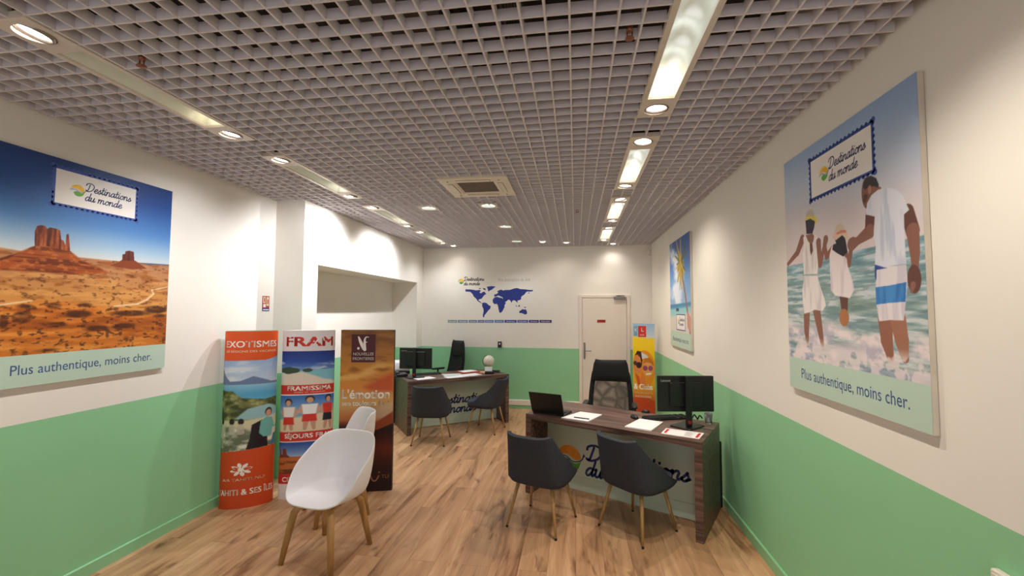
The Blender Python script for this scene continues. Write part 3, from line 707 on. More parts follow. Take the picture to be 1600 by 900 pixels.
# ------------------------------------------------------------------ world map on the back wall
def wp(x, y): q = on_y(680+x/6.0, 410+y/6.0, D); return (q.x, q.z)
wm = thing('wall_map', 'blue world map decal with legend bar on the back wall', 'wall map', mtx=frame((0, D, 0), (1, 0, 0), (0, 0, 1), (0, -1, 0)))
LAND = [
 [(283,252),(340,254),(385,262),(418,258),(428,268),(415,280),(430,290),(445,278),(462,274),(472,288),(482,294),(462,306),(448,322),(436,340),(418,344),(404,352),(410,362),(420,362),(424,372),(440,384),(430,384),(414,372),(398,362),(384,340),(362,322),(352,300),(330,276),(300,274),(284,274)],
 [(440,382),(456,376),(480,380),(498,398),(522,412),(514,436),(496,452),(484,470),(470,486),(460,500),(462,512),(450,516),(446,494),(454,460),(452,436),(440,412)],
 [(484,228),(530,222),(566,226),(548,242),(530,256),(508,266),(498,276),(494,254)],
 [(556,328),(580,322),(602,330),(628,334),(640,352),(652,374),(664,378),(650,402),(644,430),(632,456),(614,474),(602,470),(594,440),(588,406),(578,388),(556,392),(540,376),(538,350)],
 [(552,312),(556,300),(576,296),(590,284),(588,270),(604,258),(624,256),(634,264),(660,258),(700,258),(740,244),(768,240),(800,250),(840,252),(880,258),(916,258),(916,270),(884,274),(862,272),(850,282),(836,302),(816,314),(804,328),(806,346),(790,354),(770,358),(776,376),(766,374),(752,360),(736,354),(722,362),(716,382),(708,366),(700,352),(684,350),(668,366),(650,374),(640,360),(636,344),(634,330),(620,322),(604,316),(592,310),(578,316),(566,320),(560,326)],
 [(786,462),(800,450),(820,438),(838,444),(846,436),(860,458),(862,480),(846,490),(828,482),(808,474),(790,476)],
 [(756,398),(768,412),(762,416),(754,404)], [(780,402),(794,400),(790,418),(780,414)], [(832,416),(852,420),(846,428),(834,424)], [(870,284),(884,282),(880,292),(872,292)],
 [(410,242),(428,240),(424,250),(412,250)], [(446,240),(470,244),(474,262),(460,258),(450,250)], [(582,270),(592,262),(594,276),(586,280)], [(646,410),(652,418),(648,428),(644,420)],
]
f = Flat()
for q in LAND: f.poly([wp(*p) for p in q], M['blue'], 1)
f.build('continents', wm)
f = Flat(); x0, zz = wp(272, 172); x1, _ = wp(456, 172)
f.brand(x0, zz, (x1-x0)/10.5, 1, M['ink_dark'], 0.28); f.build('brand_lettering', wm)
f = Flat(); x0, zz = wp(590, 178); x1, _ = wp(890, 178); f.text('Nos destinations de rêve', x0, zz, 0.10, M['ink_grey'], 1, width=x1-x0); f.build('heading', wm)
SEG = [(118,206,(140,156,168)), (212,306,(128,148,168)), (314,392,(112,132,166)), (398,462,(96,118,166)), (466,548,(104,132,180)), (556,644,(92,122,180)), (650,764,(56,80,160)), (770,872,(70,96,164)), (878,972,(40,52,128)), (978,1092,(48,44,110))]
lg = None
for k, (a0, a1, c) in enumerate(SEG):
    f = Flat(); p0 = wp(a0, 566); p1 = wp(a1, 540)
    f.rect(p0[0], p0[1], p1[0], p1[1], mat('legend_ink', c, 0.5), 1)
    hgt = p1[1]-p0[1]
    f.text(['Europe', 'Afrique', 'Asie', 'Caraïbes', 'Océanie', 'Océan Indien', 'Amérique', 'Canada', 'Orient', 'Polynésie'][k], (p0[0]+p1[0])/2, p0[1]+hgt*0.3, hgt*0.6, M['ink_white'], 2, align='CENTER', width=(p1[0]-p0[0])*0.7)
    f.build('legend_segment', wm)

# ------------------------------------------------------------------ desks
DT = 0.775
def make_desk(label):
    t = thing('reception_desk', label, 'desk', group=None)
    b = MB(); b.box((0, 0, DT-0.052), (1.65, 0.75, DT)); b.build('desktop', M['walnut'], t, bevel=0.002)
    for x in (0, 1.59): b = MB(); b.box((x, 0, 0), (x+0.06, 0.75, DT-0.0525)); b.build('side_panel', M['walnut'], t, bevel=0.002)
    b = MB(); b.box((0.061, 0.33, 0.150), (1.589, 0.35, DT-0.053)); b.box((0.061, 0.334, 0.012), (1.589, 0.35, 0.147)); b.build('front_panel', M['mint'], t, bevel=0.0015)
    f = Flat(); f.emblem(0.315, 0.315, 0.135, 1, M['logo_orange'])
    f.script('Destinations', 0.515, 0.328, 0.075, M['navy'], 1, 0.31, 0.22, 1.22); f.script('du monde', 0.49, 0.180, 0.075, M['navy'], 1, 0.31, 0.22, 1.12)
    f.build('brand_lettering', t, lambda u, v, d: (u, 0.3295-d, v))
    return t
AR, AL = math.radians(-26.6), math.radians(36.5)
desk = make_desk('near walnut reception desk in front of the door, laptop on its left end')
desk.location = (-0.494, 4.362, 0); desk.rotation_euler = (0, 0, AR)
deskL = dup(desk, 'far walnut reception desk against the left alcove, white globe on its right end', (-2.39, 6.0, 0), AL)
def at_desk(dk, x, y, z=DT):
    a = dk.rotation_euler[2]; return Vector((dk.location[0]+x*math.cos(a)-y*math.sin(a), dk.location[1]+x*math.sin(a)+y*math.cos(a), z))

# ------------------------------------------------------------------ upholstered visitor chairs
def visitor_chair(label):
    t = thing('visitor_chair', label, 'chair', group='charcoal visitor chairs at the desks')
    n = 41; rows = 12; rings = []
    def plan(s):
        if abs(s) <= 0.7:
            th = s/0.7*PI/2; sg = 1 if th >= 0 else -1
            return (0.25*sg*abs(math.sin(th))**0.55, -0.215*abs(math.cos(th))**0.5, math.cos(th))
        return (0.25*(1 if s > 0 else -1)*(1-0.10*((abs(s)-0.7)/0.3)**2), (abs(s)-0.7)/0.3*0.20, 0.0)
    for r in range(rows+1):
        ring = []
        for k in range(n):
            s = -1+2*k/(n-1); x, y, c = plan(s)
            top = 0.80-0.315*min(1, max(0, (abs(s)-0.40)/0.42))-0.062*min(1, max(0, (abs(s)-0.80)/0.20))
            if abs(s) < 0.40: top -= 0.012*math.cos(s/0.40*PI/2)
            if r == 0: z, sc = 0.375, 0.80
            elif r == 1: z, sc = 0.385, 0.93
            else: z, sc = 0.41+(top-0.41)*(r-2)/(rows-2), 1.0
            q = max(0, (z-0.42)/0.38)
            ring.append((x*sc*(1-0.14*q), y*sc-0.105*q*(0.35+0.65*c), z))
        rings.append(ring)
    b = MB(); b.loft(rings, False, False, None, True, closed=False)
    back = b.build('backrest_shell', M['charcoal'], t, solid=0.034)
    md = back.modifiers.new('soft', 'BEVEL'); md.width = 0.011; md.segments = 3; md.limit_method = 'ANGLE'
    b = MB(); m = 40; rg = []
    for z, sc in ((0.372, 0.72), (0.378, 0.90), (0.400, 0.985), (0.445, 1.0), (0.463, 0.97), (0.470, 0.88), (0.473, 0.5)):
        ring = []
        for k in range(m):
            a = 2*PI*k/m; ca, sa = math.cos(a), math.sin(a); q = 0.6
            ring.append((0.232*sc*abs(ca)**q*(1 if ca > 0 else -1), 0.030+0.238*sc*abs(sa)**q*(1 if sa > 0 else -1), z+(-0.012*max(0, sa)**2 if z > 0.44 else 0)))
        rg.append(ring)
    b.loft(rg); b.build('seat', M['seat_blue'], t)
    b = MB(); b.box((-0.14, -0.14, 0.352), (0.14, 0.14, 0.374)); b.build('seat_base', M['dark'], t)
    for sx in (-1, 1):
        for sy in (-1, 1):
            p0 = Vector((sx*0.150, sy*0.140, 0.372)); p1 = Vector((sx*0.222, sy*0.222, 0.0)); pm = p0.lerp(p1, 0.955)
            b = MB(); b.cyl(p0, pm, 0.0165, 0.0100, 14); lg = b.build('leg', M['gold_leg'], t)
            b = MB(); b.cyl(pm, p1, 0.0105, 0.0095, 12); b.build('foot_cap', M['dark'], lg)
    return t
def facing(dx, dy): return math.atan2(-dx, dy)      # rz that turns local +y to (dx, dy)
vc = visitor_chair('left of the two charcoal chairs at the near desk, in front of the orange logo')
vc.location = (-0.285, 3.79, 0); vc.rotation_euler = (0, 0, facing(0.35, 0.937))
dup(vc, 'right of the two charcoal chairs at the near desk, covering the middle of the lettering', (0.506, 3.80, 0), facing(0.71, 0.70))
dup(vc, 'charcoal chair seen from behind at the left end of the far desk', (-1.965, 5.82, 0), facing(-0.10, 0.995))
dup(vc, 'charcoal chair seen from the side at the right end of the far desk', (-1.335, 6.50, 0), facing(-0.98, 0.18))

# ------------------------------------------------------------------ white shell chairs
def shell_chair(label, arms=True):
    t = thing('white_shell_chair', label, 'chair', group='white shell chairs with oak legs')
    n = 56; rings = []
    def rim(a):
        c, s = math.cos(a), math.sin(a)
        x = 0.288*(1 if s > 0 else -1)*abs(s)**0.78
        y = (0.245 if c > 0 else 0.275)*(1 if c > 0 else -1)*abs(c)**0.80
        u = (1-c)/2; u = u*u*(3-2*u)
        if not arms:
            x = 0.225*(1 if s > 0 else -1)*abs(s)**0.72; e = min(1, max(0, (u-0.45)/0.5)); e = e*e*(3-2*e)
            return x*(1-0.12*e), y-0.05*e, 0.440+0.435*e
        z = 0.432+0.400*(0.84*u+0.16*min(1, u*2.2))
        return x, y-0.03*u, z
    T = [0.02, 0.2, 0.4, 0.6, 0.74, 0.80]
    prof = [(g, 0.0) for g in T]+[(0.80+0.13*math.sin(q*PI/2)+0.07*q, q**1.55) for q in (0.12, 0.25, 0.4, 0.55, 0.7, 0.85, 1.0)]
    for g, hh in prof:
        ring = []
        for k in range(n):
            a = 2*PI*k/n; x, y, z = rim(a); base = 0.440-0.022*max(0, 1-(g/0.8)**2)
            ring.append((x*g, y*g+0.0*hh, base+(z-base)*hh))
        rings.append(ring)
    b = MB(); b.loft(rings, True, False, None, True)
    o = b.build('seat_shell', M['shell'], t, solid=0.012)
    md = o.modifiers.new('smooth', 'SUBSURF'); md.levels = 1; md.render_levels = 1
    b = MB()
    b.box((-0.13, -0.13, 0.372), (0.13, 0.13, 0.392)); 
    b.build('seat_base', M['oak_leg'], t, bevel=0.006)
    for sx in (-1, 1):
        for sy in (-1, 1):
            path = [(sx*0.03, sy*0.03, 0.378), (sx*0.10, sy*0.10, 0.385), (sx*0.142, sy*0.142, 0.378), (sx*0.160, sy*0.160, 0.345), (sx*0.178, sy*0.178, 0.24), (sx*0.215, sy*0.215, 0.0)]
            b = MB(); b.tube(path, [0.015, 0.019, 0.025, 0.026, 0.0245, 0.0185], 14); b.build('leg', M['oak_leg'], t)
    return t
sc = shell_chair('white shell chair in front, its seat opening towards the viewer')
sc.location = (-1.82, 3.06, 0); sc.rotation_euler = (0, 0, facing(-0.17, -0.985))
sc2 = shell_chair('second white shell chair standing behind the front one, before the brown sunset display', False)
sc2.location = (-2.12, 3.68, 0); sc2.rotation_euler = (0, 0, facing(-0.70, -0.71))

# ------------------------------------------------------------------ office chairs
def office_chair(label, mesh=True):
    t = thing('office_chair', label, 'office chair')
    def prof(z):   # backrest curve
        q = (z-0.50)/0.68; return -0.20-0.10*q-0.03*math.sin(q*PI)
    def half(z): q = (z-0.50)/0.68; return 0.268-0.062*q+0.02*math.sin(q*PI*1.1)
    zs = [0.50+0.68*k/24 for k in range(25)]
    # frame: two side bands and a lower rail
    for sx in (-1, 1):
        b = MB(); b.loft([[(sx*(half(z)-0.055), prof(z)+0.012, z), (sx*half(z), prof(z)+0.035, z), (sx*(half(z)+0.004), prof(z)+0.012, z), (sx*(half(z)-0.05), prof(z)-0.016, z)] for z in zs[:20]]); b.build('back_frame', M['black_fabric'], t)
    b = MB(); b.loft([[(x, prof(z)+0.5*x*x, z) for x in [(-1+2*k/14)*(half(z)-0.045) for k in range(15)]] for z in zs[:19]], False, False, None, True, closed=False)
    b.build('mesh_panel' if mesh else 'back_panel', M['mesh_fabric'] if mesh else M['black_fabric'], t, solid=0.0 if mesh else 0.03)
    b = MB(); rg = []
    for z, d in ((0.925, 0.6), (0.935, 1), (1.02, 1.15), (1.12, 1.1), (1.165, 0.9), (1.18, 0.4)):
        hw = half(z)*(0.99 if z < 1.15 else 0.94); sec = []
        for k in range(28):
            a = 2*PI*k/28; sec.append((hw*abs(math.cos(a))**0.5*(1 if math.cos(a) > 0 else -1), prof(z)+0.006+0.036*d*math.sin(a)+0.35*(hw*math.cos(a))**2, z+(0.018*abs(math.cos(a))**3 if z > 1.1 else 0)))
        rg.append(sec)
    b.loft(rg); b.build('headrest', M['black_fabric'], t)
    b = MB(); rg = []
    for z, s in ((0.43, 0.80), (0.44, 0.96), (0.475, 1.0), (0.50, 0.95), (0.508, 0.7)):
        rg.append([(0.25*s*abs(math.cos(2*PI*k/32))**0.6*(1 if math.cos(2*PI*k/32) > 0 else -1), 0.03+0.25*s*abs(math.sin(2*PI*k/32))**0.6*(1 if math.sin(2*PI*k/32) > 0 else -1), z) for k in range(32)])
    b.loft(rg); b.build('seat', M['black_fabric'], t)
    for sx in (-1, 1):
        b = MB(); b.rbox((sx*0.285-0.035, -0.16, 0.675), (sx*0.285+0.035, 0.11, 0.705), 0.03); b.tube([(sx*0.285, -0.02, 0.68), (sx*0.29, -0.02, 0.55), (sx*0.24, -0.02, 0.46), (sx*0.14, 0, 0.435)], 0.016, 8); b.build('armrest', M['dark'], t)
    b = MB(); b.cyl((0, 0, 0.12), (0, 0, 0.43), 0.028, 0.022); b.cyl((0, 0, 0.10), (0, 0, 0.26), 0.038); b.box((-0.11, -0.12, 0.405), (0.11, 0.12, 0.432)); b.build('gas_column', M['dark'], t)
    for k in range(5):
        a = 2*PI*k/5+0.3; c, s = math.cos(a), math.sin(a)
        b = MB(); b.tube([(0.02*c, 0.02*s, 0.13), (0.15*c, 0.15*s, 0.115), (0.29*c, 0.29*s, 0.075)], [0.026, 0.022, 0.016], 8); b.build('base_spoke', M['dark'], t)
        b = MB(); q = Vector((-s, c, 0)); p = Vector((0.29*c, 0.29*s, 0.029))
        b.cyl(p-q*0.026, p-q*0.006, 0.029, None, 14); b.cyl(p+q*0.006, p+q*0.026, 0.029, None, 14); b.cyl(p, p+Vector((0, 0, 0.05)), 0.008); b.build('caster', M['dark'], t)
    return t
oc = office_chair('black office chair with mesh back behind the near desk')
oc.location = (0.405, 5.32, 0); oc.rotation_euler = (0, 0, facing(-0.12, -0.99))
o2 = office_chair('black office chair leaning back behind the far desk', False)
o2.location = (-2.34, 7.60, 0); o2.rotation_euler = (0, 0, facing(-0.70, -0.72)); o2.scale = (1, 1, 1.05)

# ------------------------------------------------------------------ screens and desk things
def monitor(label):
    t = thing('computer_monitor', label, 'monitor')
    w, z0, z1 = 0.255, 0.125, 0.445
    b = MB(); b.rbox((-w, z0, 0), (w, z1, 0.022), 0.008, m=frame((0, 0.011, 0), (1, 0, 0), (0, 0, 1), (0, -1, 0))); b.build('display_housing', M['dark'], t)
    b = MB(); b.box((-w+0.008, 0.0105, z0+0.012), (w-0.008, 0.0125, z1-0.008)); b.build('display_glass', M['screen'], t)
    b = MB(); b.rbox((-0.15, z0+0.045, 0), (0.15, z1-0.055, 0.018), 0.02, m=frame((0, -0.0105, 0), (1, 0, 0), (0, 0, 1), (0, -1, 0))); b.build('back_cover', M['dark'], t)
    b = MB(); b.rbox((-0.026, 0.010, 0), (0.026, 0.455, 0.032), 0.012, m=frame((0, -0.052, 0), (1, 0, 0), (0, 0, 1), (0, -1, 0))); b.box((-0.02, -0.055, 0.27), (0.02, -0.028, 0.33)); st = b.build('stand', M['dark'], t)
    b = MB(); b.cyl((0, -0.0845, 0.05), (0, -0.088, 0.05), 0.016, None, 16); b.build('cable_hole_ring', M['red_accent'], st)
    b = MB(); m = Matrix.Translation((0, -0.03, 0)) @ Matrix.Rotation(math.radians(38), 4, 'Z'); b.rbox((-0.125, -0.10, 0), (0.125, 0.10, 0.011), 0.012, m=m); b.build('stand_base', M['dark'], t)
    f = Flat(); f.text('Lenovo', -w+0.03, z1-0.052, 0.032, M['ink_grey'], 1, 0.004, width=0.085); f.build('lettering', t, lambda u, v, d: (u, -0.0112-d, v))
    return t
mo = monitor('black monitor seen from behind on the right end of the near desk')
mo.location = (0.985, 4.14, DT); mo.rotation_euler = (0, 0, math.radians(9))
m2 = dup(mo, 'black monitor seen from behind on the left end of the far desk', at_desk(deskL, 0.21, 0.35, DT+0.0025), math.radians(3))

def paper(name, label, cat, pts, z0, th, m, group=None, curl=0.0):
    """a sheet or stack from its four corners on the desk"""
    c = sum((Vector((p[0], p[1], 0)) for p in pts), Vector())/4
    t = thing(name, label, cat, (c.x, c.y, z0), 0, group)
    b = MB(); n = 8; top = []; 
    q = [Vector((p[0]-c.x, p[1]-c.y, 0)) for p in pts]
    rows = []
    for i in range(n+1):
        r = []
        for j in range(n+1):
            p = q[0].lerp(q[1], i/n).lerp(q[3].lerp(q[2], i/n), j/n); r.append(Vector((p.x, p.y, th+curl*(j/n)**3)))
        rows.append(r)
    vs = [p for r in rows for p in r]+[Vector((p.x, p.y, p.z-th)) for r in rows for p in r]; N = (n+1)**2; fs = []
    idx = lambda i, j: i*(n+1)+j
    for i in range(n):
        for j in range(n):
            fs.append((idx(i, j), idx(i, j+1), idx(i+1, j+1), idx(i+1, j))); fs.append((N+idx(i, j), N+idx(i+1, j), N+idx(i+1, j+1), N+idx(i, j+1)))
    for k in range(n):
        for a, b_ in ((idx(k, 0), idx(k+1, 0)), (idx(k+1, n), idx(k, n)), (idx(0, k+1), idx(0, k)), (idx(n, k), idx(n, k+1))): fs.append((a, b_, N+b_, N+a))
    b.add(vs, fs); b.build('sheets', m, t)
    return t, q
# near desk
t, q = paper('brochure', 'white brochure lying beside the laptop on the near desk', 'brochure', [(-0.135, 4.222), (0.050, 4.500), (0.260, 4.410), (0.115, 4.122)], DT, 0.007, M['paper'])
b = MB(); b.tube([(-0.085, -0.075, 0.010), (0.0, -0.105, 0.010), (0.055, -0.125, 0.010)], 0.006, 8); b.build('binding_strip', M['dark'], t)
paper('paper_stack', 'white stack of paper in front of the keyboard on the near desk', 'paper', [(0.430, 3.985), (0.603, 4.290), (0.800, 4.200), (0.640, 3.885)], DT, 0.010, M['paper'])
t, q = paper('flyer', 'white flyer with red text blocks at the front right edge of the near desk', 'flyer', [(0.712, 3.842), (0.790, 4.020), (1.075, 3.905), (0.985, 3.720)], DT, 0.001, M['paper'])
f = Flat()
def uv(a, b_): p = q[0].lerp(q[1], b_).lerp(q[3].lerp(q[2], b_), a); return (p.x, p.y)
for a0, a1, b0, b1, m in ((0.05, 0.12, 0.16, 0.84, 'ink_red'), (0.88, 0.95, 0.12, 0.86, 'ink_red')): f.poly([uv(a0, b0), uv(a1, b0), uv(a1, b1), uv(a0, b1)], M[m], 4)
for k in range(7): f.poly([uv(0.58, 0.16+k*0.1), uv(0.80-0.03*(k % 3), 0.16+k*0.1), uv(0.80-0.03*(k % 3), 0.19+k*0.1), uv(0.58, 0.19+k*0.1)], M['ink_grey'], 4)
f.build('printed_text', t)

def keyboard(label, loc, rz):
    t = thing('keyboard', label, 'keyboard', loc, rz)
    b = MB(); b.rbox((-0.22, -0.07, 0), (0.22, 0.07, 0.016), 0.012); b.build('base', M['dark'], t)
    b = MB()
    for r in range(6):
        for k in range(21):
            if k in (15, 18) : continue
            x = -0.208+k*0.0199; y = -0.058+r*0.0198
            b.box((x, y, 0.015), (x+0.0165, y+0.0165, 0.0215))
    b.build('keys', M['black_fabric'], t); return t
keyboard('black keyboard in front of the monitor on the near desk', (0.860, 4.385, DT), math.radians(20))
def mouse(label, loc, rz, k=1.0):
    t = thing('computer_mouse', label, 'mouse', loc, rz, 'computer mice on the near desk')
    b = MB(); rg = []
    for z, s in ((0, 0.9), (0.006, 1.0), (0.016, 0.97), (0.026, 0.80), (0.033, 0.45), (0.035, 0.08)):
        rg.append([(0.030*k*s*math.cos(2*PI*j/24), 0.054*k*s*math.sin(2*PI*j/24)-0.004*z/0.035, z*k) for j in range(24)])
    b.loft(rg); b.build('body', M['dark'], t)
    b = MB(); b.cyl((-0.003, 0.026*k, 0.026*k), (0.003, 0.026*k, 0.026*k), 0.008*k, None, 12); b.build('wheel', M['ink_dark'], t)
mouse('black computer mouse between the paper stack and the keyboard', (0.560, 4.335, DT), math.radians(25))
mouse('smaller black computer mouse near the office chair edge of the near desk', (0.705, 4.600, DT), math.radians(75), 0.8)

t = thing('laptop', 'open black laptop turned away on the left end of the near desk', 'laptop', (-0.270, 4.325, DT), math.radians(-20))
b = MB(); b.rbox((-0.165, 0, 0), (0.165, 0.235, 0.016), 0.008); b.build('base', M['dark'], t)
b = MB()
for r in range(5):
    for k in range(14): b.box((-0.150+k*0.0215, 0.045+r*0.020, 0.0155), (-0.132+k*0.0215, 0.062+r*0.020, 0.018))
b.build('keys', M['black_fabric'], t)
b = MB(); lid = Matrix.Translation((0, 0.004, 0.016)) @ Matrix.Rotation(math.radians(112), 4, 'X')
b.rbox((-0.172, 0, -0.004), (0.172, 0.228, 0.004), 0.008, m=lid); l = b.build('lid', M['dark'], t)
b = MB(); b.box((-0.155, 0.010, -0.0052), (0.155, 0.215, -0.0041), lid); b.build('screen', M['screen'], l)

t = thing('plastic_cup', 'clear plastic cup at the right back corner of the near desk', 'cup', at_desk(desk, 1.572, 0.675))
b = MB(); b.lathe([(0.030, 0), (0.036, 0.09), (0.034, 0.09), (0.028, 0.004)], seg=24, cap1=True); b.build('cup_wall', M['clear'], t)
b = MB(); b.rbox((-0.018, -0.003, 0.005), (0.018, 0.003, 0.07), 0.002); b.build('white_insert', M['paper'], t)
b = MB(); P = []
for k in range(40): a = k/39; P.append(at_desk(desk, 1.37+0.14*a, 0.715+0.015*math.sin(a*19), DT+0.008+0.045*abs(math.sin(a*9))))
b.tube(P, 0.006, 8); tag(b.build('cable', M['dark']), 'tangled black cable on the near desk behind the monitor', 'cable')
t = thing('shoulder_bag', 'slim black bag standing behind the right end of the near desk', 'bag', at_desk(desk, 1.47, 0.80, 0), AR)
b = MB(); b.rbox((-0.19, -0.04, 0), (0.19, 0.0, 0.60), 0.018); b.build('body', M['black_fabric'], t)
b = MB(); b.tube([(-0.12, -0.02, 0.59), (-0.11, -0.02, 0.66), (0.0, -0.02, 0.69), (0.11, -0.02, 0.66), (0.12, -0.02, 0.59)], 0.009, 8); b.build('handle', M['black_fabric'], t)

# far desk
AT = lambda x, y: at_desk(deskL, x, y)
def ldesk(name, label, cat, x, y, w, d, rot, th, m, z=DT, group=None, curl=0.0):
    c, s = math.cos(rot), math.sin(rot); pts = []
    for dx, dy in ((-w/2, -d/2), (-w/2, d/2), (w/2, d/2), (w/2, -d/2)): p = AT(x+dx*c-dy*s, y+dx*s+dy*c); pts.append((p.x, p.y))
    return paper(name, label, cat, pts, z, th, m, group, curl)[0]
ldesk('paper_sheet', 'white sheet under the monitor stand on the far desk', 'paper', 0.30, 0.20, 0.30, 0.21, 0.2, 0.002, M['paper'])
ldesk('paper_sheet', 'pale grey sheet beside the keyboard of the far desk', 'paper', 0.80, 0.33, 0.30, 0.21, -0.1, 0.003, M['paper_grey'])
ldesk('paper_sheet', 'white sheet at the front edge in the middle of the far desk', 'paper', 0.76, 0.12, 0.30, 0.17, 0.1, 0.002, M['paper'])
ldesk('open_magazine', 'white open magazine at the front edge right of centre on the far desk', 'magazine', 1.06, 0.19, 0.30, 0.20, 0.2, 0.006, M['paper'])
ldesk('brochure', 'reddish brochure under other papers on the far desk', 'brochure', 1.145, 0.50, 0.32, 0.22, 0.1, 0.016, M['paper_red'])
ldesk('brochure', 'tan brochure between the reddish brochure and the card holder on the far desk', 'brochure', 1.36, 0.34, 0.10, 0.14, -0.1, 0.012, M['paper_tan'])
ldesk('paper_sheet', 'white sheet lying on the reddish brochure of the far desk', 'paper', 1.14, 0.51, 0.26, 0.18, 0.25, 0.004, M['paper'], DT+0.0165)
ldesk('brochure', 'small pinkish brochure in front of the card holder on the far desk', 'brochure', 1.265, 0.30, 0.06, 0.11, 0.1, 0.010, M['paper_red'])
p = AT(0.46, 0.56); keyboard('black keyboard beside the monitor on the far desk', (p.x, p.y, DT), AL)
t = thing('card_holder', 'black holder with a white card on the far desk beside the globe', 'card holder', AT(1.375, 0.17), math.radians(8))
b = MB(); b.cyl((-0.07, 0, 0.022), (0.08, 0, 0.022), 0.022, None, 14); b.build('holder', M['dark'], t)
b = MB(); b.box((-0.075, 0.024, 0.02), (0.045, 0.028, 0.115), Matrix.Rotation(-0.12, 4, 'X')); b.build('card', M['paper'], t)
t = thing('desk_globe', 'pale round globe on a small stand at the right end of the far desk', 'globe', AT(1.588, 0.65))
b = MB(); b.lathe([(0.055, 0), (0.055, 0.01), (0.014, 0.022), (0.012, 0.05)]); b.build('stand', M['dark'], t)
b = MB(); b.lathe([(0.098*math.sin(PI*k/20)+1e-4, -0.098*math.cos(PI*k/20)) for k in range(21)], (0, 0, 0.148), 32); b.build('sphere', M['globe'], t)
b = MB(); b.tube([(-0.104*math.cos(PI*(k/14-0.5)+0.4), 0, 0.148+0.104*math.sin(PI*(k/14-0.5)+0.4)) for k in range(12)], 0.005, 6, m=Matrix.Rotation(0.3, 4, 'Z')); b.build('arc_bracket', M['dark'], t)
t = thing('stapler', 'black stapler at the far right corner of the far desk', 'stapler', AT(1.55, 0.28), math.radians(-25))
b = MB(); b.rbox((-0.08, -0.018, 0), (0.08, 0.018, 0.012), 0.008); b.build('base', M['dark'], t)
b = MB(); b.rbox((-0.08, -0.016, 0.014), (0.075, 0.016, 0.034), 0.008, m=Matrix.Rotation(-0.07, 4, 'Y')); b.build('arm', M['dark'], t)
t = thing('telephone', 'black desk telephone left of the monitor on the far desk', 'telephone', AT(0.03, 0.54), AL)
b = MB(); b.rbox((-0.09, -0.10, 0), (0.09, 0.10, 0.05), 0.015); b.build('body', M['dark'], t)
b = MB(); b.rbox((-0.085, -0.09, 0.051), (-0.03, 0.09, 0.078), 0.015); b.build('handset', M['dark'], t)
t = thing('printer', 'white topped printer with dark lower half, partly hidden behind the brown sunset display', 'printer', AT(0.10, 0.80, ), AL)
t.location.z = 0.0
b = MB(); b.rbox((-0.16, 0.02, 0), (0.16, 0.22, 0.70), 0.01); b.build('stand', M['dark'], t)
b = MB(); b.loft([[(0.16*s*abs(math.cos(2*PI*k/28))**0.5*(1 if math.cos(2*PI*k/28) > 0 else -1), 0.12+0.10*s*abs(math.sin(2*PI*k/28))**0.5*(1 if math.sin(2*PI*k/28) > 0 else -1), z) for k in range(28)] for z, s in ((0.82, 0.97), (0.86, 1.0), (0.93, 0.99), (0.965, 0.93), (0.98, 0.75))]); b.build('lid', M['shell'], t)
b = MB(); b.rbox((-0.155, 0.025, 0.705), (0.155, 0.215, 0.82), 0.02); b.build('body', M['dark'], t)

# ------------------------------------------------------------------ wall posters
PW, PH, PZ, PT = 1.10, 1.42, 1.336, 0.025
def poster(label, paint, origin, u, n, stamp, sun=None, square=False, band_m=None):
    band_m = band_m or M['mint_print']
    t = thing('wall_poster', label, 'poster', mtx=frame(origin, u, (0, 0, 1), n))
    b = MB(); b.box((0, 0, 0.002), (PW, PH, PT)); b.build('panel', M['panel_edge'], t, bevel=0.002)
    up = lambda U, V: np.stack([U, V, np.full_like(U, PT+0.0006)], -1)
    paint.build('printed_picture', t, up)
    lift = lambda x, y, d: (x, y, PT+0.0008+d)
    f = Flat(); x0, y0, x1, y1 = stamp; w, h = x1-x0, y1-y0
    if square:
        f.rect(x0, y0, x1, y1, M['navy'], 1); f.rect(x0+0.018, y0+0.012, x1-0.018, y1-0.012, M['stamp_white'], 2)
        f.brand(x0+w*0.36, y0+h*0.58, w*0.052, 3, M['navy'], 0.24)
    else:
        e = 0.016; f.rect(x0, y0, x1, y1, M['stamp_blue'], 1)
        nx, ny = 17, 8
        for k in range(nx):
            for yy in (y0, y1): f.disc(x0+(k+0.5)*w/nx, yy, w/nx*0.30, M['stamp_blue'], 1, seg=12)
        for k in range(ny):
            for xx in (x0, x1): f.disc(xx, y0+(k+0.5)*h/ny, h/ny*0.30, M['stamp_blue'], 1, seg=12)
        for xx in (x0, x1):
            for yy in (y0, y1): f.disc(xx, yy, 0.014, M['stamp_blue'], 1, seg=14)
        f.rect(x0+e, y0+e, x1-e, y1-e, M['stamp_white'], 2)
        f.brand(x0+w*0.355, y0+h*0.535, 0.0278, 3, M['navy'], 0.23, sun)
    f.build('stamp_emblem', t, lift, 0.0003)
    f = Flat(); f.rect(0.0, 0.0, PW, 0.186, band_m, 0.5); f.text('Plus authentique, moins cher.', 0.145, 0.072, 0.085, M['slogan'], 2, 0.0, width=0.845); f.build('slogan_band', t, lift, 0.0003)
    return t
MINT = (186, 212, 196)

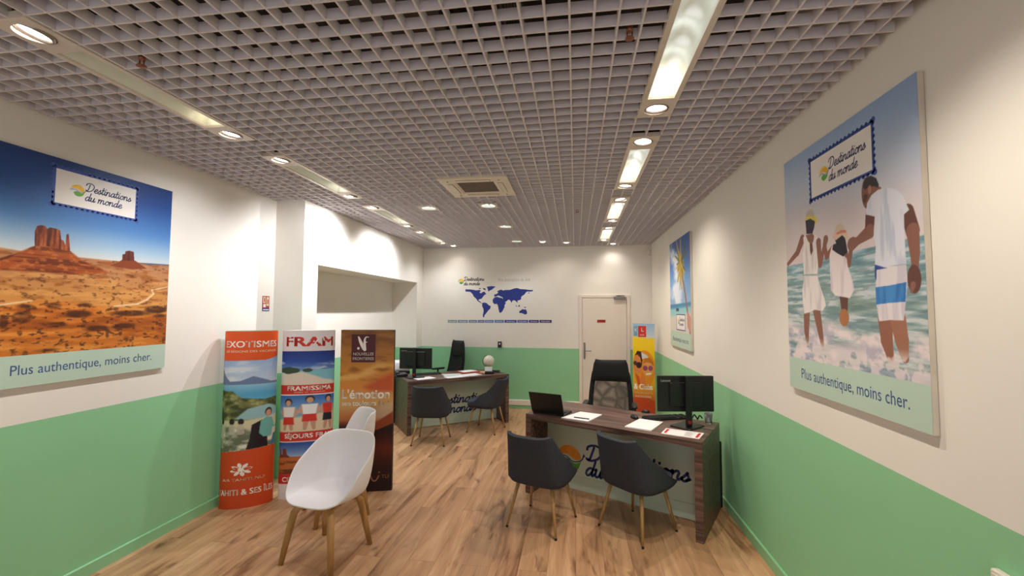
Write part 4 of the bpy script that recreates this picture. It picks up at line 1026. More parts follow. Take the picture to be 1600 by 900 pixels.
# desert
p = Paint(PW, PH, 0.0033)
yL = lambda x, y: (lambda q: (q.y-1.93, q.z-PZ))(on_x(x, y, XL+PT))
C1 = lambda x, y: yL(x*0.489, 200+y*0.489)
C6 = lambda x, y: yL(x*0.2667, 200+y*0.2667)
hz = C6(0, 700)[1]
p.a = p.grad([(0, (180, 150, 120)), (hz, (206, 212, 214)), (hz+0.06, (168, 194, 216)), (hz+0.22, (82, 132, 194)), (hz+0.45, (38, 80, 152)), (hz+0.75, (22, 46, 104)), (1.42, (16, 34, 84))])
n1 = p.noise(0.22, 0.035, 3, 5); n2 = p.noise(0.09, 0.028, 5, 5); n3 = p.noise(0.03, 0.014, 9, 4)
far = p.grad([(0.185, (198, 112, 36)), (0.42, (214, 140, 62)), (0.56, (206, 142, 76)), (hz, (176, 124, 92))])
g = 1-p.m_above([C6(0, 700), (0.45, hz-0.03), C1(250, 413), C1(400, 428), C1(540, 438)], 0.008)
p.put(g, far); p.put(g*np.clip((n2-0.53)*6, 0, 1), (138, 70, 26), 0.55); p.put(g*np.clip((n1-0.52)*6, 0, 1), (232, 172, 100), 0.5); p.put(g*np.clip((n3-0.62)*9, 0, 1), (84, 46, 26), 0.6)
# winding pale track
for a, c, r in ((C1(365, 570), C1(440, 562), 0.007), (C1(440, 562), C1(470, 548), 0.007), (C1(470, 548), C1(490, 530), 0.008), (C1(490, 530), C1(485, 518), 0.006), (C1(485, 518), C1(535, 508), 0.004), (C1(0, 566), C1(100, 552), 0.006)): p.put(p.m_cap(a, c, r, r, 0.006), (238, 206, 164), 0.85)
# foreground dunes
fg = 1-p.m_above([C1(0, 572), C1(110, 556), C1(220, 556), C1(300, 568), C1(380, 575), C1(460, 590), C1(540, 600)], 0.02)
p.put(fg, p.grad([(0.15, (206, 124, 48)), (0.50, (198, 104, 34))]), 0.85)
p.put(fg*np.clip((n1-0.5)*5, 0, 1), (236, 160, 76), 0.6); p.put(fg*np.clip((0.47-n1)*6, 0, 1), (138, 66, 24), 0.6); p.put(fg*np.clip((n3-0.58)*9, 0, 1), (70, 40, 28), 0.7)
for x, y, rx, ry in ((80, 570, 24, 8), (172, 568, 22, 13), (250, 594, 42, 17), (272, 566, 20, 9), (70, 605, 32, 24), (180, 628, 30, 10), (395, 632, 34, 13), (500, 580, 34, 20), (420, 592, 60, 14), (10, 620, 16, 26), (310, 640, 40, 14), (150, 710, 30, 6), (510, 600, 20, 9)):
    c = C1(x, y); q = C1(x+rx, y); m = p.m_ell(c, abs(q[0]-c[0]), ry*0.00145, 0.012)*np.clip(0.2+1.6*(p.noise(0.04, 0.02, 21, 4)), 0, 1); p.put(m, (62, 32, 22), 0.8)
# buttes
mound = p.m_poly([C6(-20, 770), C6(60, 745), C6(130, 720), C6(200, 692), C6(300, 690), C6(412, 722), C6(480, 775), C6(560, 812), C6(640, 850), C6(400, 860), C6(200, 840), C6(-20, 830)], 0.01)
p.put(mound, (166, 82, 38)); p.put(mound*np.clip((p.noise(0.30, 0.012, 31, 4)-0.5)*7, 0, 1), (98, 44, 26), 0.75); p.put(mound*np.clip((n3-0.55)*7, 0, 1), (206, 122, 66), 0.6)
p.put(p.m_poly([C6(-20, 768), C6(60, 745), C6(100, 738), C6(40, 768), C6(-20, 780)], 0.008), (86, 40, 26), 0.8)
butte = p.m_poly([C6(203, 692), C6(203, 610), C6(216, 574), C6(240, 569), C6(266, 574), C6(276, 592), C6(292, 582), C6(340, 592), C6(352, 602), C6(359, 655), C6(372, 660), C6(384, 690), C6(386, 640), C6(391, 622), C6(401, 622), C6(406, 660), C6(410, 724), C6(330, 706), C6(280, 692)])
p.put(butte, (150, 74, 44)); vs = p.noise(0.016, 0.14, 41, 4); p.put(butte*np.clip((vs-0.5)*7, 0, 1), (84, 38, 28), 0.8); p.put(butte*np.clip((0.42-vs)*8, 0, 1), (196, 116, 72), 0.7)
p.put(butte*p.m_poly([C6(275, 700), C6(275, 592), C6(292, 584), C6(296, 700)], 0.01), (70, 32, 26), 0.6)
m2_ = p.m_poly([C1(350, 440), C1(375, 430), C1(392, 420), C1(432, 424), C1(450, 436), C1(470, 450), C1(420, 452)], 0.006); p.put(m2_, (134, 66, 40))
b2_ = p.m_poly([C1(390, 424), C1(391, 404), C1(400, 402), C1(401, 394), C1(414, 392), C1(427, 396), C1(429, 424)]); p.put(b2_, (104, 52, 44)); p.put(b2_*np.clip((vs-0.5)*6, 0, 1), (66, 34, 34), 0.7)
p.put(p.m_poly([C1(440, 430), C1(480, 432), C1(540, 436), C1(540, 440), C1(470, 438)], 0.004), (92, 96, 126), 0.8)
p.put(1-p.m_above([(0, 0.186), (PW, 0.186)]), MINT)
poster('large wall poster of red desert buttes under deep blue sky', p, (XL, 1.93, PZ), (0, 1, 0), (1, 0, 0), (0.292, 1.118, 0.824, 1.368))

# family in the surf
p = Paint(PW, PH, 0.0030, [(1230, 255), (1437, 117), (1467, 675), (1243, 606)])
c2 = lambda *q: [p.px(1220+x*0.189, 250+y*0.189) for x, y in q]
c3 = lambda *q: [p.px(1230+x*0.2, 380+y*0.2) for x, y in q]
c4 = lambda *q: [p.px(1330+x*0.189, 260+y*0.189) for x, y in q]
c5 = lambda *q: [p.px(1340+x*0.2222, 400+y*0.2222) for x, y in q]
diag = p.V+0.10*(p.U-0.55)
p.a = p.grad([(0.6, (226, 208, 204)), (0.95, (222, 212, 216)), (1.15, (196, 206, 226)), (1.35, (160, 186, 222)), (1.5, (140, 172, 216))], diag)
hl = [p.px(1236, 432), p.px(1343, 388.5), p.px(1376, 383), p.px(1421, 368), p.px(1447, 362)]; hv = np.mean([q[1] for q in hl]); 
sea = 1-p.m_above([(0, hv-0.005), (PW, hv+0.005)])
w1 = p.noise(0.16, 0.018, 1, 4); w2 = p.noise(0.30, 0.05, 2, 4); w3 = p.noise(0.05, 0.05, 4, 5)
p.put(sea, p.grad([(0.18, (196, 204, 206)), (0.42, (170, 188, 188)), (0.60, (150, 178, 182)), (hv, (142, 184, 200))]))
p.put(sea*np.clip((w1-0.50)*6, 0, 1), (104, 136, 144), 0.65); p.put(sea*np.clip((0.47-w1)*9, 0, 1), (216, 220, 224), 0.8); p.put(sea*np.clip((0.46-p.noise(0.10, 0.012, 27, 4))*7, 0, 1), (96, 126, 134), 0.5); p.put(sea*np.clip((w2-0.55)*5, 0, 1), (118, 140, 120), 0.4)
foam = 1-p.m_above([(0, 0.40), (0.2, 0.37), (0.45, 0.41), (0.7, 0.37), (0.9, 0.40), (1.1, 0.36)], 0.06)
fb = p.noise(0.16, 0.10, 19, 5)
cl = np.clip((w3-0.36)*4+0.35, 0, 1)
p.put(foam*np.clip((fb-0.36)*7, 0, 1), (238, 224, 226), 0.97); p.put(foam*np.clip((p.noise(0.09, 0.07, 14, 4)-0.52)*6, 0, 1), (172, 170, 190), 0.7)
p.put((1-p.m_above([(0, 0.24), (0.4, 0.22), (1.1, 0.21)], 0.03))*np.clip((p.noise(0.12, 0.03, 17, 4)-0.45)*6, 0, 1), (120, 138, 176), 0.6)
SK, SKD, SKL = (142, 96, 82), (104, 66, 58), (186, 132, 104)
def limb(a, b_, r0, r1, col=SK): p.put(p.m_cap(a, b_, r0, r1), col)
fold = p.noise(0.03, 0.16, 23, 3)
def cloth(pts, col=(236, 228, 226), sh=(206, 196, 204)):
    m = p.m_poly(pts, 0.004); p.put(m, col); p.put(m*np.clip((fold-0.5)*5, 0, 1), sh, 0.8); return m
# woman
q = c2((215, 655), (175, 765), (95, 862)); limb(q[0], q[1], 0.028, 0.022); limb(q[1], q[2], 0.020, 0.013)
q = c3((193, 550), (193, 690), (203, 800), (272, 530), (300, 680), (326, 828)); limb(q[0], q[1], 0.034, 0.026); limb(q[1], q[2], 0.026, 0.012); limb(q[3], q[4], 0.038, 0.027); limb(q[4], q[5], 0.027, 0.012)
cloth(c3((172, 258), (276, 255), (300, 340), (335, 440), (346, 490), (318, 532), (258, 524), (215, 545), (172, 556), (160, 470), (156, 370)))
p.put(p.m_poly(c2((240, 622), (300, 606), (322, 640), (300, 690), (262, 680))), SK)
cloth(c2((222, 640), (242, 618), (262, 668), (276, 686), (306, 690), (318, 612), (344, 636), (350, 720), (350, 880), (346, 944), (230, 948), (226, 860), (216, 770), (230, 720)))
p.put(p.m_poly(c2((277, 684), (300, 690), (306, 750), (290, 792), (280, 750))), SKD)
q = c2((352, 680), (366, 866), (404, 704), (413, 655)); limb(q[0], q[1], 0.024, 0.018); limb(q[1], q[2], 0.019, 0.014); limb(q[2], q[3], 0.018, 0.022)
p.put(p.m_poly(c2((240, 500), (290, 480), (322, 505), (314, 560), (300, 606), (250, 612), (246, 560))), (44, 36, 52))
p.put(p.m_poly(c2((242, 478), (250, 428), (275, 406), (302, 414), (312, 440), (316, 476), (280, 470))), (196, 184, 178))
p.put(p.m_poly(c2((234, 498), (240, 470), (280, 456), (326, 464), (344, 502), (330, 534), (316, 502), (280, 484), (246, 496))), (222, 208, 88))
# girl
q = c2((470, 740), (420, 800), (405, 700)); limb(q[0], q[1], 0.020, 0.017); limb(q[1], q[2], 0.017, 0.013)
q = c2((570, 760), (606, 862), (628, 720), (640, 680)); limb(q[0], q[1], 0.022, 0.018); limb(q[1], q[2], 0.018, 0.014); limb(q[2], q[3], 0.020, 0.026)
q = c3((470, 418), (486, 545), (503, 415), (503, 550)); limb(q[0], q[1], 0.018, 0.014, SKD); limb(q[2], q[3], 0.018, 0.014, SKD)
c = c3((490, 582))[0]; p.put(p.m_ell(c, 0.040, 0.044), (176, 116, 76))
cloth(c3((386, 30), (404, 14), (430, 70), (480, 95), (506, 120), (516, 180), (556, 300), (568, 366), (534, 430), (480, 420), (420, 412), (385, 370), (376, 200), (370, 100)), (238, 226, 228), (212, 198, 212))
p.put(p.m_poly(c2((488, 652), (530, 622), (568, 622), (582, 680), (596, 760), (560, 800), (510, 772), (468, 742), (476, 700), (500, 690))), (42, 34, 48))
p.put(p.m_poly(c2((484, 600), (500, 545), (535, 522), (566, 556), (582, 604), (530, 600))), (216, 196, 176))
p.put(p.m_poly(c2((468, 642), (488, 596), (540, 590), (588, 596), (602, 634), (590, 662), (550, 622), (498, 664))), (226, 196, 176))
p.put(p.m_poly(c2((500, 604), (540, 580), (580, 580), (586, 600), (540, 606), (502, 618))), (222, 112, 92), 0.8)
# man
q = c5((235, 450), (246, 590), (275, 712), (322, 445), (350, 585), (374, 708)); limb(q[0], q[1], 0.046, 0.036, (152, 100, 82)); limb(q[1], q[2], 0.038, 0.020, (152, 100, 82)); limb(q[3], q[4], 0.046, 0.038, (164, 112, 90)); limb(q[4], q[5], 0.040, 0.022, (164, 112, 90))
q = c4((205, 410), (196, 540), (90, 622), (48, 645)); limb(q[0], q[1], 0.038, 0.034, SKD); limb(q[1], q[2], 0.034, 0.020); limb(q[2], q[3], 0.022, 0.034)
q = c4((500, 390), (545, 540), (565, 720), (568, 860)); limb(q[0], q[1], 0.036, 0.036, SKD); limb(q[1], q[2], 0.034, 0.026); limb(q[2], q[3], 0.024, 0.018)
c = c5((432, 160))[0]; p.put(p.m_ell(c, 0.036, 0.058), SKD); q = c5((425, 200), (415, 245)); limb(q[0], q[1], 0.014, 0.008)
m = cloth(c5((163, 68), (270, 72), (376, 62), (386, 190), (374, 330), (362, 448), (270, 446), (192, 456), (172, 330)), (232, 224, 230), (208, 198, 212))
m = p.m_poly(c5((164, 220), (270, 204), (378, 182), (374, 318), (270, 326), (172, 340))); p.put(m, (70, 142, 208)); p.put(m*np.clip((fold-0.5)*5, 0, 1), (46, 110, 184), 0.8)
p.put(p.m_poly(c5((158, 60), (200, 66), (245, 84), (172, 98), (171, 176), (160, 150))), (46, 74, 152))
p.put(p.m_poly(c4((178, 200), (215, 150), (286, 180), (300, 230), (215, 262), (182, 300))), SK)
c = c4((168, 222))[0]; p.put(p.m_ell(c, 0.036, 0.074), (130, 88, 76)); q = c4((150, 290), (158, 262)); limb(q[0], q[1], 0.010, 0.016, (88, 58, 52))
p.put(p.m_poly(c4((138, 182), (142, 140), (160, 104), (202, 82), (246, 104), (268, 160), (262, 182), (224, 168), (196, 176), (176, 178), (160, 196))), (44, 40, 46))
c = c4((192, 196))[0]; p.put(p.m_ell(c, 0.012, 0.020), (178, 124, 106))
m = cloth(c4((172, 310), (206, 244), (262, 198), (338, 182), (412, 204), (462, 246), (498, 330), (516, 366), (474, 404), (478, 560), (496, 806), (400, 818), (320, 836), (240, 812), (246, 660), (228, 560), (236, 418), (164, 402)), (226, 228, 240), (192, 200, 222))
p.put(foam*np.clip((cl-0.55)*3, 0, 1)*(1-p.m_above([(0, 0.30), (1.1, 0.29)], 0.05)), (236, 222, 224), 0.8)
p.put(1-p.m_above([(0, 0.187), (PW, 0.187)]), (200, 216, 196))
poster('large wall poster of a family of three walking into the surf', p, (XR, 2.975, PZ), (0, -1, 0), (-1, 0, 0), (0.300, 1.098, 0.842, 1.340))

# palm beach
p = Paint(PW, PH, 0.009, [(1048, 379), (1079, 361), (1083, 551), (1052, 538)])
P7 = lambda *q: [p.px(1030+x*0.2333, 350+y*0.2333) for x, y in q]
p.a = p.grad([(0.55, (150, 184, 220)), (0.85, (112, 162, 218)), (1.1, (62, 116, 190)), (1.42, (40, 88, 168))])
cn = p.noise(0.5, 0.35, 8, 5); p.put(np.clip((cn-0.47)*6, 0, 1)*np.clip(1.5-p.U*1.1, 0.2, 1), (226, 230, 240), 0.95)
p.put(1-p.m_above([(0, 0.56), (PW, 0.58)]), (62, 136, 182)); p.put(1-p.m_above([(0, 0.50), (PW, 0.53)], 0.04), (148, 206, 212)); p.put(1-p.m_above([(0, 0.40), (0.6, 0.42), (PW, 0.46)], 0.05), (222, 214, 206))
q = P7((128, 577), (142, 579)); p.put(p.m_cap(q[0], q[1], 0.02, 0.02), (30, 60, 90))
q = catmull(P7((158, 300), (168, 380), (180, 450), (192, 540), (205, 640), (218, 740)), 6)
for a, b_ in zip(q[:-1], q[1:]): p.put(p.m_cap(a, b_, 0.030, 0.030), (146, 112, 104))
p.put(p.m_poly(P7((196, 600), (205, 600), (222, 640), (222, 740), (200, 700))), (206, 150, 136))
ct = P7((152, 258))[0]; rr = random.Random(3)
for k in range(46):
    a = rr.uniform(0, 2*PI); L = rr.uniform(0.14, 0.36)*(1.25 if math.sin(a) > 0.2 else 0.8); e = (ct[0]+0.9*L*math.cos(a), ct[1]+L*1.1*math.sin(a)-0.05)
    p.put(p.m_cap(ct, e, 0.030, 0.010), rr.choice([(178, 148, 44), (120, 122, 50), (204, 166, 56), (92, 104, 52)]))
p.put(1-p.m_above([(0, 0.20), (PW, 0.20)]), MINT)
poster('narrow looking wall poster of a palm beach, far along the right wall', p, (XR, 6.41, PZ), (0, -1, 0), (-1, 0, 0), (0.365, 0.222, 0.835, 0.432), square=True)

# ------------------------------------------------------------------ standing cardboard displays
BH = 1.60
def column_display(label, p0, p1, sag, paint, back, curved=True):
    """oval column display: printed front half, plain back half; local u along the chord"""
    p0 = Vector((*p0, 0)); p1 = Vector((*p1, 0)); d = p1-p0; w = d.length; d.normalize()
    n = Vector((d.y, -d.x, 0))
    t = thing('cardboard_display', label, 'display', mtx=frame(p0, d, (0, 0, 1), n))
    def surf(u, off=0.0):
        """arc-length-like parameter: half ellipse"""
        a = PI*(1-u/w); return w/2+w/2*math.cos(a), sag*math.sin(a)
    def fn(U, V):
        a = PI*(1-U/w); return np.stack([w/2+(w/2+0.001)*np.cos(a), V, (sag+0.001)*np.sin(a)], -1)
    def fl(u, v, dd):
        a = PI*(1-u/w); return (w/2+(w/2+0.001+dd)*math.cos(a), v, (sag+0.001+dd)*math.sin(a))
    b = MB(); k = 40
    ring = [(w/2+w/2*math.cos(2*PI*i/k), sag*math.sin(2*PI*i/k)) for i in range(k)]
    b.loft([[(x, y, z) for x, z in ring] for y in (0.0, BH-0.001)], True, True, None, True)
    b.build('column', back, t)
    paint.build('printed_front', t, fn)
    return t, w, fl

def flat_display(label, p0, p1, depth, paint, back):
    p0 = Vector((*p0, 0)); p1 = Vector((*p1, 0)); d = p1-p0; w = d.length; d.normalize(); n = Vector((d.y, -d.x, 0))
    t = thing('cardboard_display', label, 'display', mtx=frame(p0, d, (0, 0, 1), n))
    sg = 0.018
    bow = lambda u: sg*(1-(2*u/w-1)**2)
    b = MB(); k = 16; ring = [(w*i/k, bow(w*i/k)) for i in range(k+1)]+[(w, -depth), (0, -depth)]
    b.loft([[(x, y, z) for x, z in ring] for y in (0.0, BH-0.001)], True, True, None, False); b.build('column', back, t)
    paint.build('printed_front', t, lambda U, V: np.stack([U, V, sg*(1-(2*U/w-1)**2)+0.001], -1))
    return t, w, lambda u, v, dd: (u, v, bow(u)+0.001+dd)

# orange display of the islands
A0, A1 = (-3.215, 3.600), (-2.850, 3.830); w = math.dist(A0, A1)
p = Paint(w, BH, 0.0045)
X = lambda x: x*w
def band(p, v0, v1, col, alpha=1.0, wav=0.0):
    n = 9; lo = [(X(k/8), v0+wav*math.sin(k*0.8)) for k in range(n)]; hi = [(X(k/8), v1) for k in range(n)]
    p.put(p.m_above(lo)*(1-p.m_above(hi)), col, alpha)
p.a = p.grad([(0, (206, 74, 30)), (1.6, (226, 88, 34))])
ph = p.m_above([(0, 0.50), (w, 0.54)])*(1-p.m_above([(0, 1.33), (w*0.7, 1.33), (w, 1.37)]))
sky = p.grad([(1.10, (206, 216, 232)), (1.35, (148, 180, 222))]); p.put(ph, sky)
p.put(ph*np.clip((p.noise(0.12, 0.05, 4, 4)-0.5)*5, 0, 1), (232, 234, 240), 0.7)
mt = 1-p.m_above([(X(0.0), 1.30), (X(0.14), 1.20), (X(0.25), 1.14), (X(0.4), 1.145), (X(0.55), 1.185), (X(0.66), 1.16), (X(0.8), 1.13), (X(1), 1.13)]); p.put(ph*mt, (108, 128, 166))
p.put(ph*(1-p.m_above([(0, 1.11), (w, 1.11)])), p.grad([(0.9, (120, 196, 214)), (1.02, (84, 162, 208)), (1.11, (146, 196, 222))]))
vg = p.noise(0.05, 0.035, 6, 5); lw = 1-p.m_above([(0, 1.06), (X(0.3), 1.05), (X(0.42), 0.99), (X(0.7), 0.965), (w, 0.99)], 0.01)
p.put(ph*lw, (112, 116, 66)); p.put(ph*lw*np.clip((vg-0.5)*7, 0, 1), (60, 66, 38), 0.8); p.put(ph*lw*np.clip((0.45-vg)*7, 0, 1), (190, 184, 132), 0.7)
pd = p.m_poly([(X(0.34), 0.80), (X(0.5), 0.89), (X(0.75), 0.92), (X(1), 0.88), (X(1), 0.80), (X(0.6), 0.79)], 0.01); p.put(ph*pd, (150, 190, 196))
p.put(ph*(1-p.m_above([(0, 0.79), (X(0.5), 0.785), (w, 0.82)], 0.015)), (214, 206, 172))
fl_ = (1-p.m_above([(0, 0.76), (X(0.55), 0.70), (w, 0.60)], 0.02)); fn_ = p.noise(0.05, 0.05, 12, 4)
p.put(ph*fl_, (172, 176, 154)); p.put(ph*fl_*np.clip((fn_-0.5)*7, 0, 1), (90, 100, 76), 0.8); p.put(ph*fl_*np.clip((0.44-fn_)*8, 0, 1), (232, 230, 214), 0.9)
for x in (0.12, 0.3, 0.42): p.put(ph*p.m_ell((X(x), 0.775), 0.016, 0.028), (40, 30, 26)); p.put(ph*p.m_cap((X(x), 0.74), (X(x), 0.68), 0.016, 0.022), (196, 186, 166), 0.8)
p.put(ph*p.m_poly([(X(0.92), 0.70), (X(1), 0.72), (X(1), 0.5), (X(0.8), 0.5)]), (62, 124, 152))
p.put(ph*p.m_poly([(X(0.55), 0.74), (X(0.68), 0.78), (X(0.76), 0.62), (X(0.78), 0.5), (X(0.48), 0.5), (X(0.53), 0.62)]), (34, 26, 34))
p.put(ph*p.m_poly([(X(0.64), 0.66), (X(0.66), 0.77), (X(0.74), 0.80), (X(0.84), 0.79), (X(0.92), 0.70), (X(0.86), 0.64), (X(0.80), 0.62), (X(0.70), 0.62)]), (112, 178, 172))
p.put(ph*p.m_ell((X(0.775), 0.845), 0.026, 0.040), (60, 36, 30)); p.put(ph*p.m_ell((X(0.775), 0.835), 0.020, 0.030), (204, 150, 122)); p.put(ph*p.m_poly([(X(0.84), 0.63), (X(0.98), 0.645), (X(0.98), 0.70), (X(0.86), 0.69)]), (224, 214, 192))
t, w, fl = column_display('oval orange cardboard display for islands, leftmost beside the left wall', A0, A1, 0.10, p, M['card_reflected_green'])
def line(t, fl, name, *a, **k):
    f = Flat(); f.text(*a, **k); return f.build(name, t, fl)
line(t, fl, 'heading_lettering', 'EXOTISMES', X(0.52), 1.452, 0.082, M['ink_white'], 1, 0.016, align='CENTER', width=w*0.74)
line(t, fl, 'heading_small_print', 'LES RÉGIONS DES VACANCES', X(0.52), 1.405, 0.028, M['ink_cream'], 1, 0.0, align='CENTER', width=w*0.74)
f = Flat(); cx, cy = X(0.44), 0.345; f.disc(cx, cy, 0.016, M['ink_white'], 1)
for k in range(8):
    a = 2*PI*k/8+0.2
    f.poly([(cx+math.cos(a)*r-math.sin(a)*s_, cy+math.sin(a)*r+math.cos(a)*s_) for r, s_ in ((0.006, 0), (0.035, 0.012), (0.052, 0.009), (0.062, 0), (0.052, -0.009), (0.035, -0.012))], M['ink_white'], 1)
f.build('flower_emblem', t, fl)
line(t, fl, 'airline_lettering', 'AIR TAHITI NUI', X(0.46), 0.245, 0.034, M['ink_cream'], 1, 0.008, align='CENTER', width=w*0.56)
line(t, fl, 'island_lettering', 'TAHITI & SES ÎLES', X(0.50), 0.12, 0.072, M['ink_white'], 1, 0.016, align='CENTER', width=w*0.82)

# white display with three holiday pictures
B0, B1 = (-2.815, 3.855), (-2.390, 4.060); w = math.dist(B0, B1)
p = Paint(w, BH, 0.0045); p.a[:] = np.array((232, 224, 226))/255
def seg(v0, v1): return p.m_above([(0, v0), (w, v0)])*(1-p.m_above([(0, v1), (w, v1)]))
m = seg(1.075, 1.40); p.put(m, p.grad([(1.2, (120, 158, 214)), (1.30, (44, 76, 160)), (1.40, (34, 54, 132))])); p.put(m*np.clip((p.noise(0.15, 0.04, 2, 4)-0.56)*6, 0, 1)*(1-p.m_above([(0, 1.33), (w, 1.28)], 0.04)), (220, 226, 238), 0.8)
p.put(m*(1-p.m_above([(0, 1.205), (X(0.4), 1.215), (w, 1.225)])), (130, 190, 206)); p.put(m*(1-p.m_above([(0, 1.19), (X(0.45), 1.20), (X(0.7), 1.13), (w, 1.10)], 0.02)), (226, 212, 196))
for x, r in ((0.12, 0.022), (0.24, 0.034), (0.32, 0.026), (0.5, 0.018)): p.put(m*p.m_ell((X(x), 1.215), r*1.6, r), (58, 78, 58))
p.put(seg(0.985, 1.075), (206, 52, 38)); p.put(seg(0.976, 0.985), (240, 236, 236))
m = seg(0.63, 0.976); p.put(m, p.grad([(0.80, (150, 186, 220)), (0.976, (52, 104, 182))])); p.put(m*(1-p.m_above([(0, 0.80), (w, 0.83)])), (110, 170, 196)); p.put(m*(1-p.m_above([(0, 0.74), (X(0.5), 0.78), (w, 0.84)], 0.02)), (224, 202, 172))
for cx, top, sh, lo, hair in ((0.26, 0.93, (238, 228, 224), (208, 54, 40), (60, 36, 30)), (0.54, 0.955, (240, 238, 240), (210, 52, 40), (58, 44, 40)), (0.80, 0.955, (208, 58, 44), (34, 34, 44), (46, 30, 28))):
    for s_ in (-1, 1): p.put(m*p.m_cap((X(cx)+s_*0.018, 0.74), (X(cx)+s_*0.026, 0.655), 0.017, 0.011), (196, 148, 122))
    for s_ in (-1, 1): p.put(m*p.m_cap((X(cx)+s_*0.038, top-0.075), (X(cx)+s_*0.058, top-0.125), 0.013, 0.011), (204, 156, 128)); p.put(m*p.m_cap((X(cx)+s_*0.058, top-0.125), (X(cx)+s_*0.034, top-0.16), 0.011, 0.009), (204, 156, 128))
    p.put(m*p.m_poly([(X(cx)-0.046, top-0.065), (X(cx)+0.046, top-0.065), (X(cx)+0.036, top-0.165), (X(cx)-0.036, top-0.165)], 0.006), sh); p.put(m*p.m_poly([(X(cx)-0.038, top-0.16), (X(cx)+0.038, top-0.16), (X(cx)+0.044, top-0.23), (X(cx)-0.044, top-0.23)], 0.006), lo)
    p.put(m*p.m_ell((X(cx), top-0.018), 0.028, 0.036), hair); p.put(m*p.m_ell((X(cx), top-0.028), 0.020, 0.027), (208, 158, 130))
p.put(seg(0.54, 0.63), (204, 48, 36)); p.put(seg(0.532, 0.54), (240, 236, 236))
m = seg(0.235, 0.532); p.put(m, p.grad([(0.38, (196, 200, 214)), (0.43, (120, 152, 206)), (0.53, (40, 74, 150))])); p.put(m*(1-p.m_above([(0, 0.395), (X(0.3), 0.40), (w, 0.385)])), (188, 106, 54)); dn = p.noise(0.08, 0.03, 7, 4); p.put(m*(1-p.m_above([(0, 0.36), (w, 0.36)]))*np.clip((dn-0.52)*7, 0, 1), (92, 46, 28), 0.8)
for pts in ([(0.06, 0.39), (0.10, 0.42), (0.11, 0.47), (0.14, 0.47), (0.15, 0.42), (0.18, 0.42), (0.18, 0.475), (0.24, 0.475), (0.26, 0.42), (0.32, 0.39)], [(0.55, 0.385), (0.60, 0.42), (0.62, 0.455), (0.70, 0.455), (0.72, 0.42), (0.80, 0.385)]): p.put(m*p.m_poly([(X(x), v) for x, v in pts]), (124, 58, 42))
p.put(seg(0.145, 0.235), (204, 44, 34))
t, w, fl = column_display('white cardboard display with three holiday photos, middle of the three', B0, B1, 0.065, p, M['card_grey'])
line(t, fl, 'heading_lettering', 'FRAM', X(0.53), 1.448, 0.128, M['ink_red'], 1, 0.032, align='CENTER', width=w*0.66)
f = Flat(); f.stroke(catmull([(X(0.58), 1.47), (X(0.62), 1.515), (X(0.68), 1.535), (X(0.70), 1.50)], 5), 0.008, M['stamp_white'], 3); f.build('heading_swoosh', t, fl)
line(t, fl, 'band_lettering', 'FRAMISSIMA', X(0.54), 1.022, 0.060, M['ink_white'], 1, 0.020, align='CENTER', width=w*0.60)
line(t, fl, 'band_small_print', 'clubs et vacances', X(0.54), 1.000, 0.018, M['ink_cream'], 1, align='CENTER', width=w*0.4)
line(t, fl, 'band_lettering', 'SÉJOURS', X(0.40), 0.570, 0.060, M['ink_white'], 1, 0.020, align='CENTER', width=w*0.37)
line(t, fl, 'band_lettering', 'FRAM', X(0.75), 0.570, 0.060, M['ink_white'], 1, 0.020, align='CENTER', width=w*0.25)
line(t, fl, 'band_lettering', 'CIRCUITS', X(0.44), 0.166, 0.060, M['ink_white'], 1, 0.020, align='CENTER', width=w*0.5)

# brown sunset display
C0, C1_ = (-2.340, 4.085), (-1.826, 4.205); w = math.dist(C0, C1_)
p = Paint(w, BH, 0.0045)
p.a = p.grad([(0, (44, 20, 18)), (0.25, (60, 24, 18)), (0.42, (110, 46, 26)), (0.62, (40, 18, 20)), (0.70, (186, 106, 60)), (0.85, (214, 168, 104)), (1.02, (220, 140, 62)), (1.2, (204, 136, 52)), (1.4, (176, 116, 50)), (1.6, (134, 86, 44))])
cd = p.noise(0.14, 0.05, 5, 5)
p.put(p.m_poly([(X(0.45), 1.03), (X(0.7), 1.10), (X(1), 1.17), (X(1), 0.98), (X(0.6), 0.99)], 0.05), (196, 76, 36), 0.8)
p.put((p.m_above([(0, 1.09), (X(0.4), 1.11), (X(0.7), 1.17), (w, 1.22)], 0.05)*(1-p.m_above([(0, 1.16), (X(0.4), 1.19), (X(0.7), 1.27), (w, 1.27)], 0.05)))*np.clip((cd-0.42)*5, 0, 1), (232, 180, 104), 0.85)
p.put(p.m_above([(0, 1.3), (w, 1.3)], 0.3)*np.clip((cd-0.5)*5, 0, 1), (188, 132, 66), 0.6); p.put(p.m_above([(0, 1.1), (w, 1.1)], 0.2)*np.clip((0.42-cd)*5, 0, 1), (110, 62, 34), 0.5)
p.put(p.m_poly([(X(0.55), 0.82), (X(1), 0.86), (X(1), 0.72), (X(0.4), 0.68)], 0.06), (206, 190, 172), 0.7)
p.put(p.m_poly([(X(0), 0.60), (X(0.45), 0.61), (X(0.7), 0.68), (X(1), 0.78), (X(1), 0.66), (X(0.6), 0.56), (X(0.3), 0.5), (0, 0.5)], 0.015), (150, 72, 40)); p.put(1-p.m_above([(0, 0.58), (X(0.55), 0.57), (w, 0.66)], 0.012), p.grad([(0, (34, 16, 18)), (0.22, (52, 20, 18)), (0.42, (104, 40, 24)), (0.6, (40, 18, 20))]))
q = p.m_poly([(X(0.24), 0.60), (X(0.25), 0.70), (X(0.29), 0.74), (X(0.29), 0.78), (X(0.335), 0.79), (X(0.37), 0.76), (X(0.36), 0.72), (X(0.40), 0.66), (X(0.40), 0.58)]); p.put(q, (30, 20, 24))
t, w, fl = flat_display('brown and gold sunset cardboard display, rightmost of the three behind the white chairs', C0, C1_, 0.055, p, M['card_dark'])
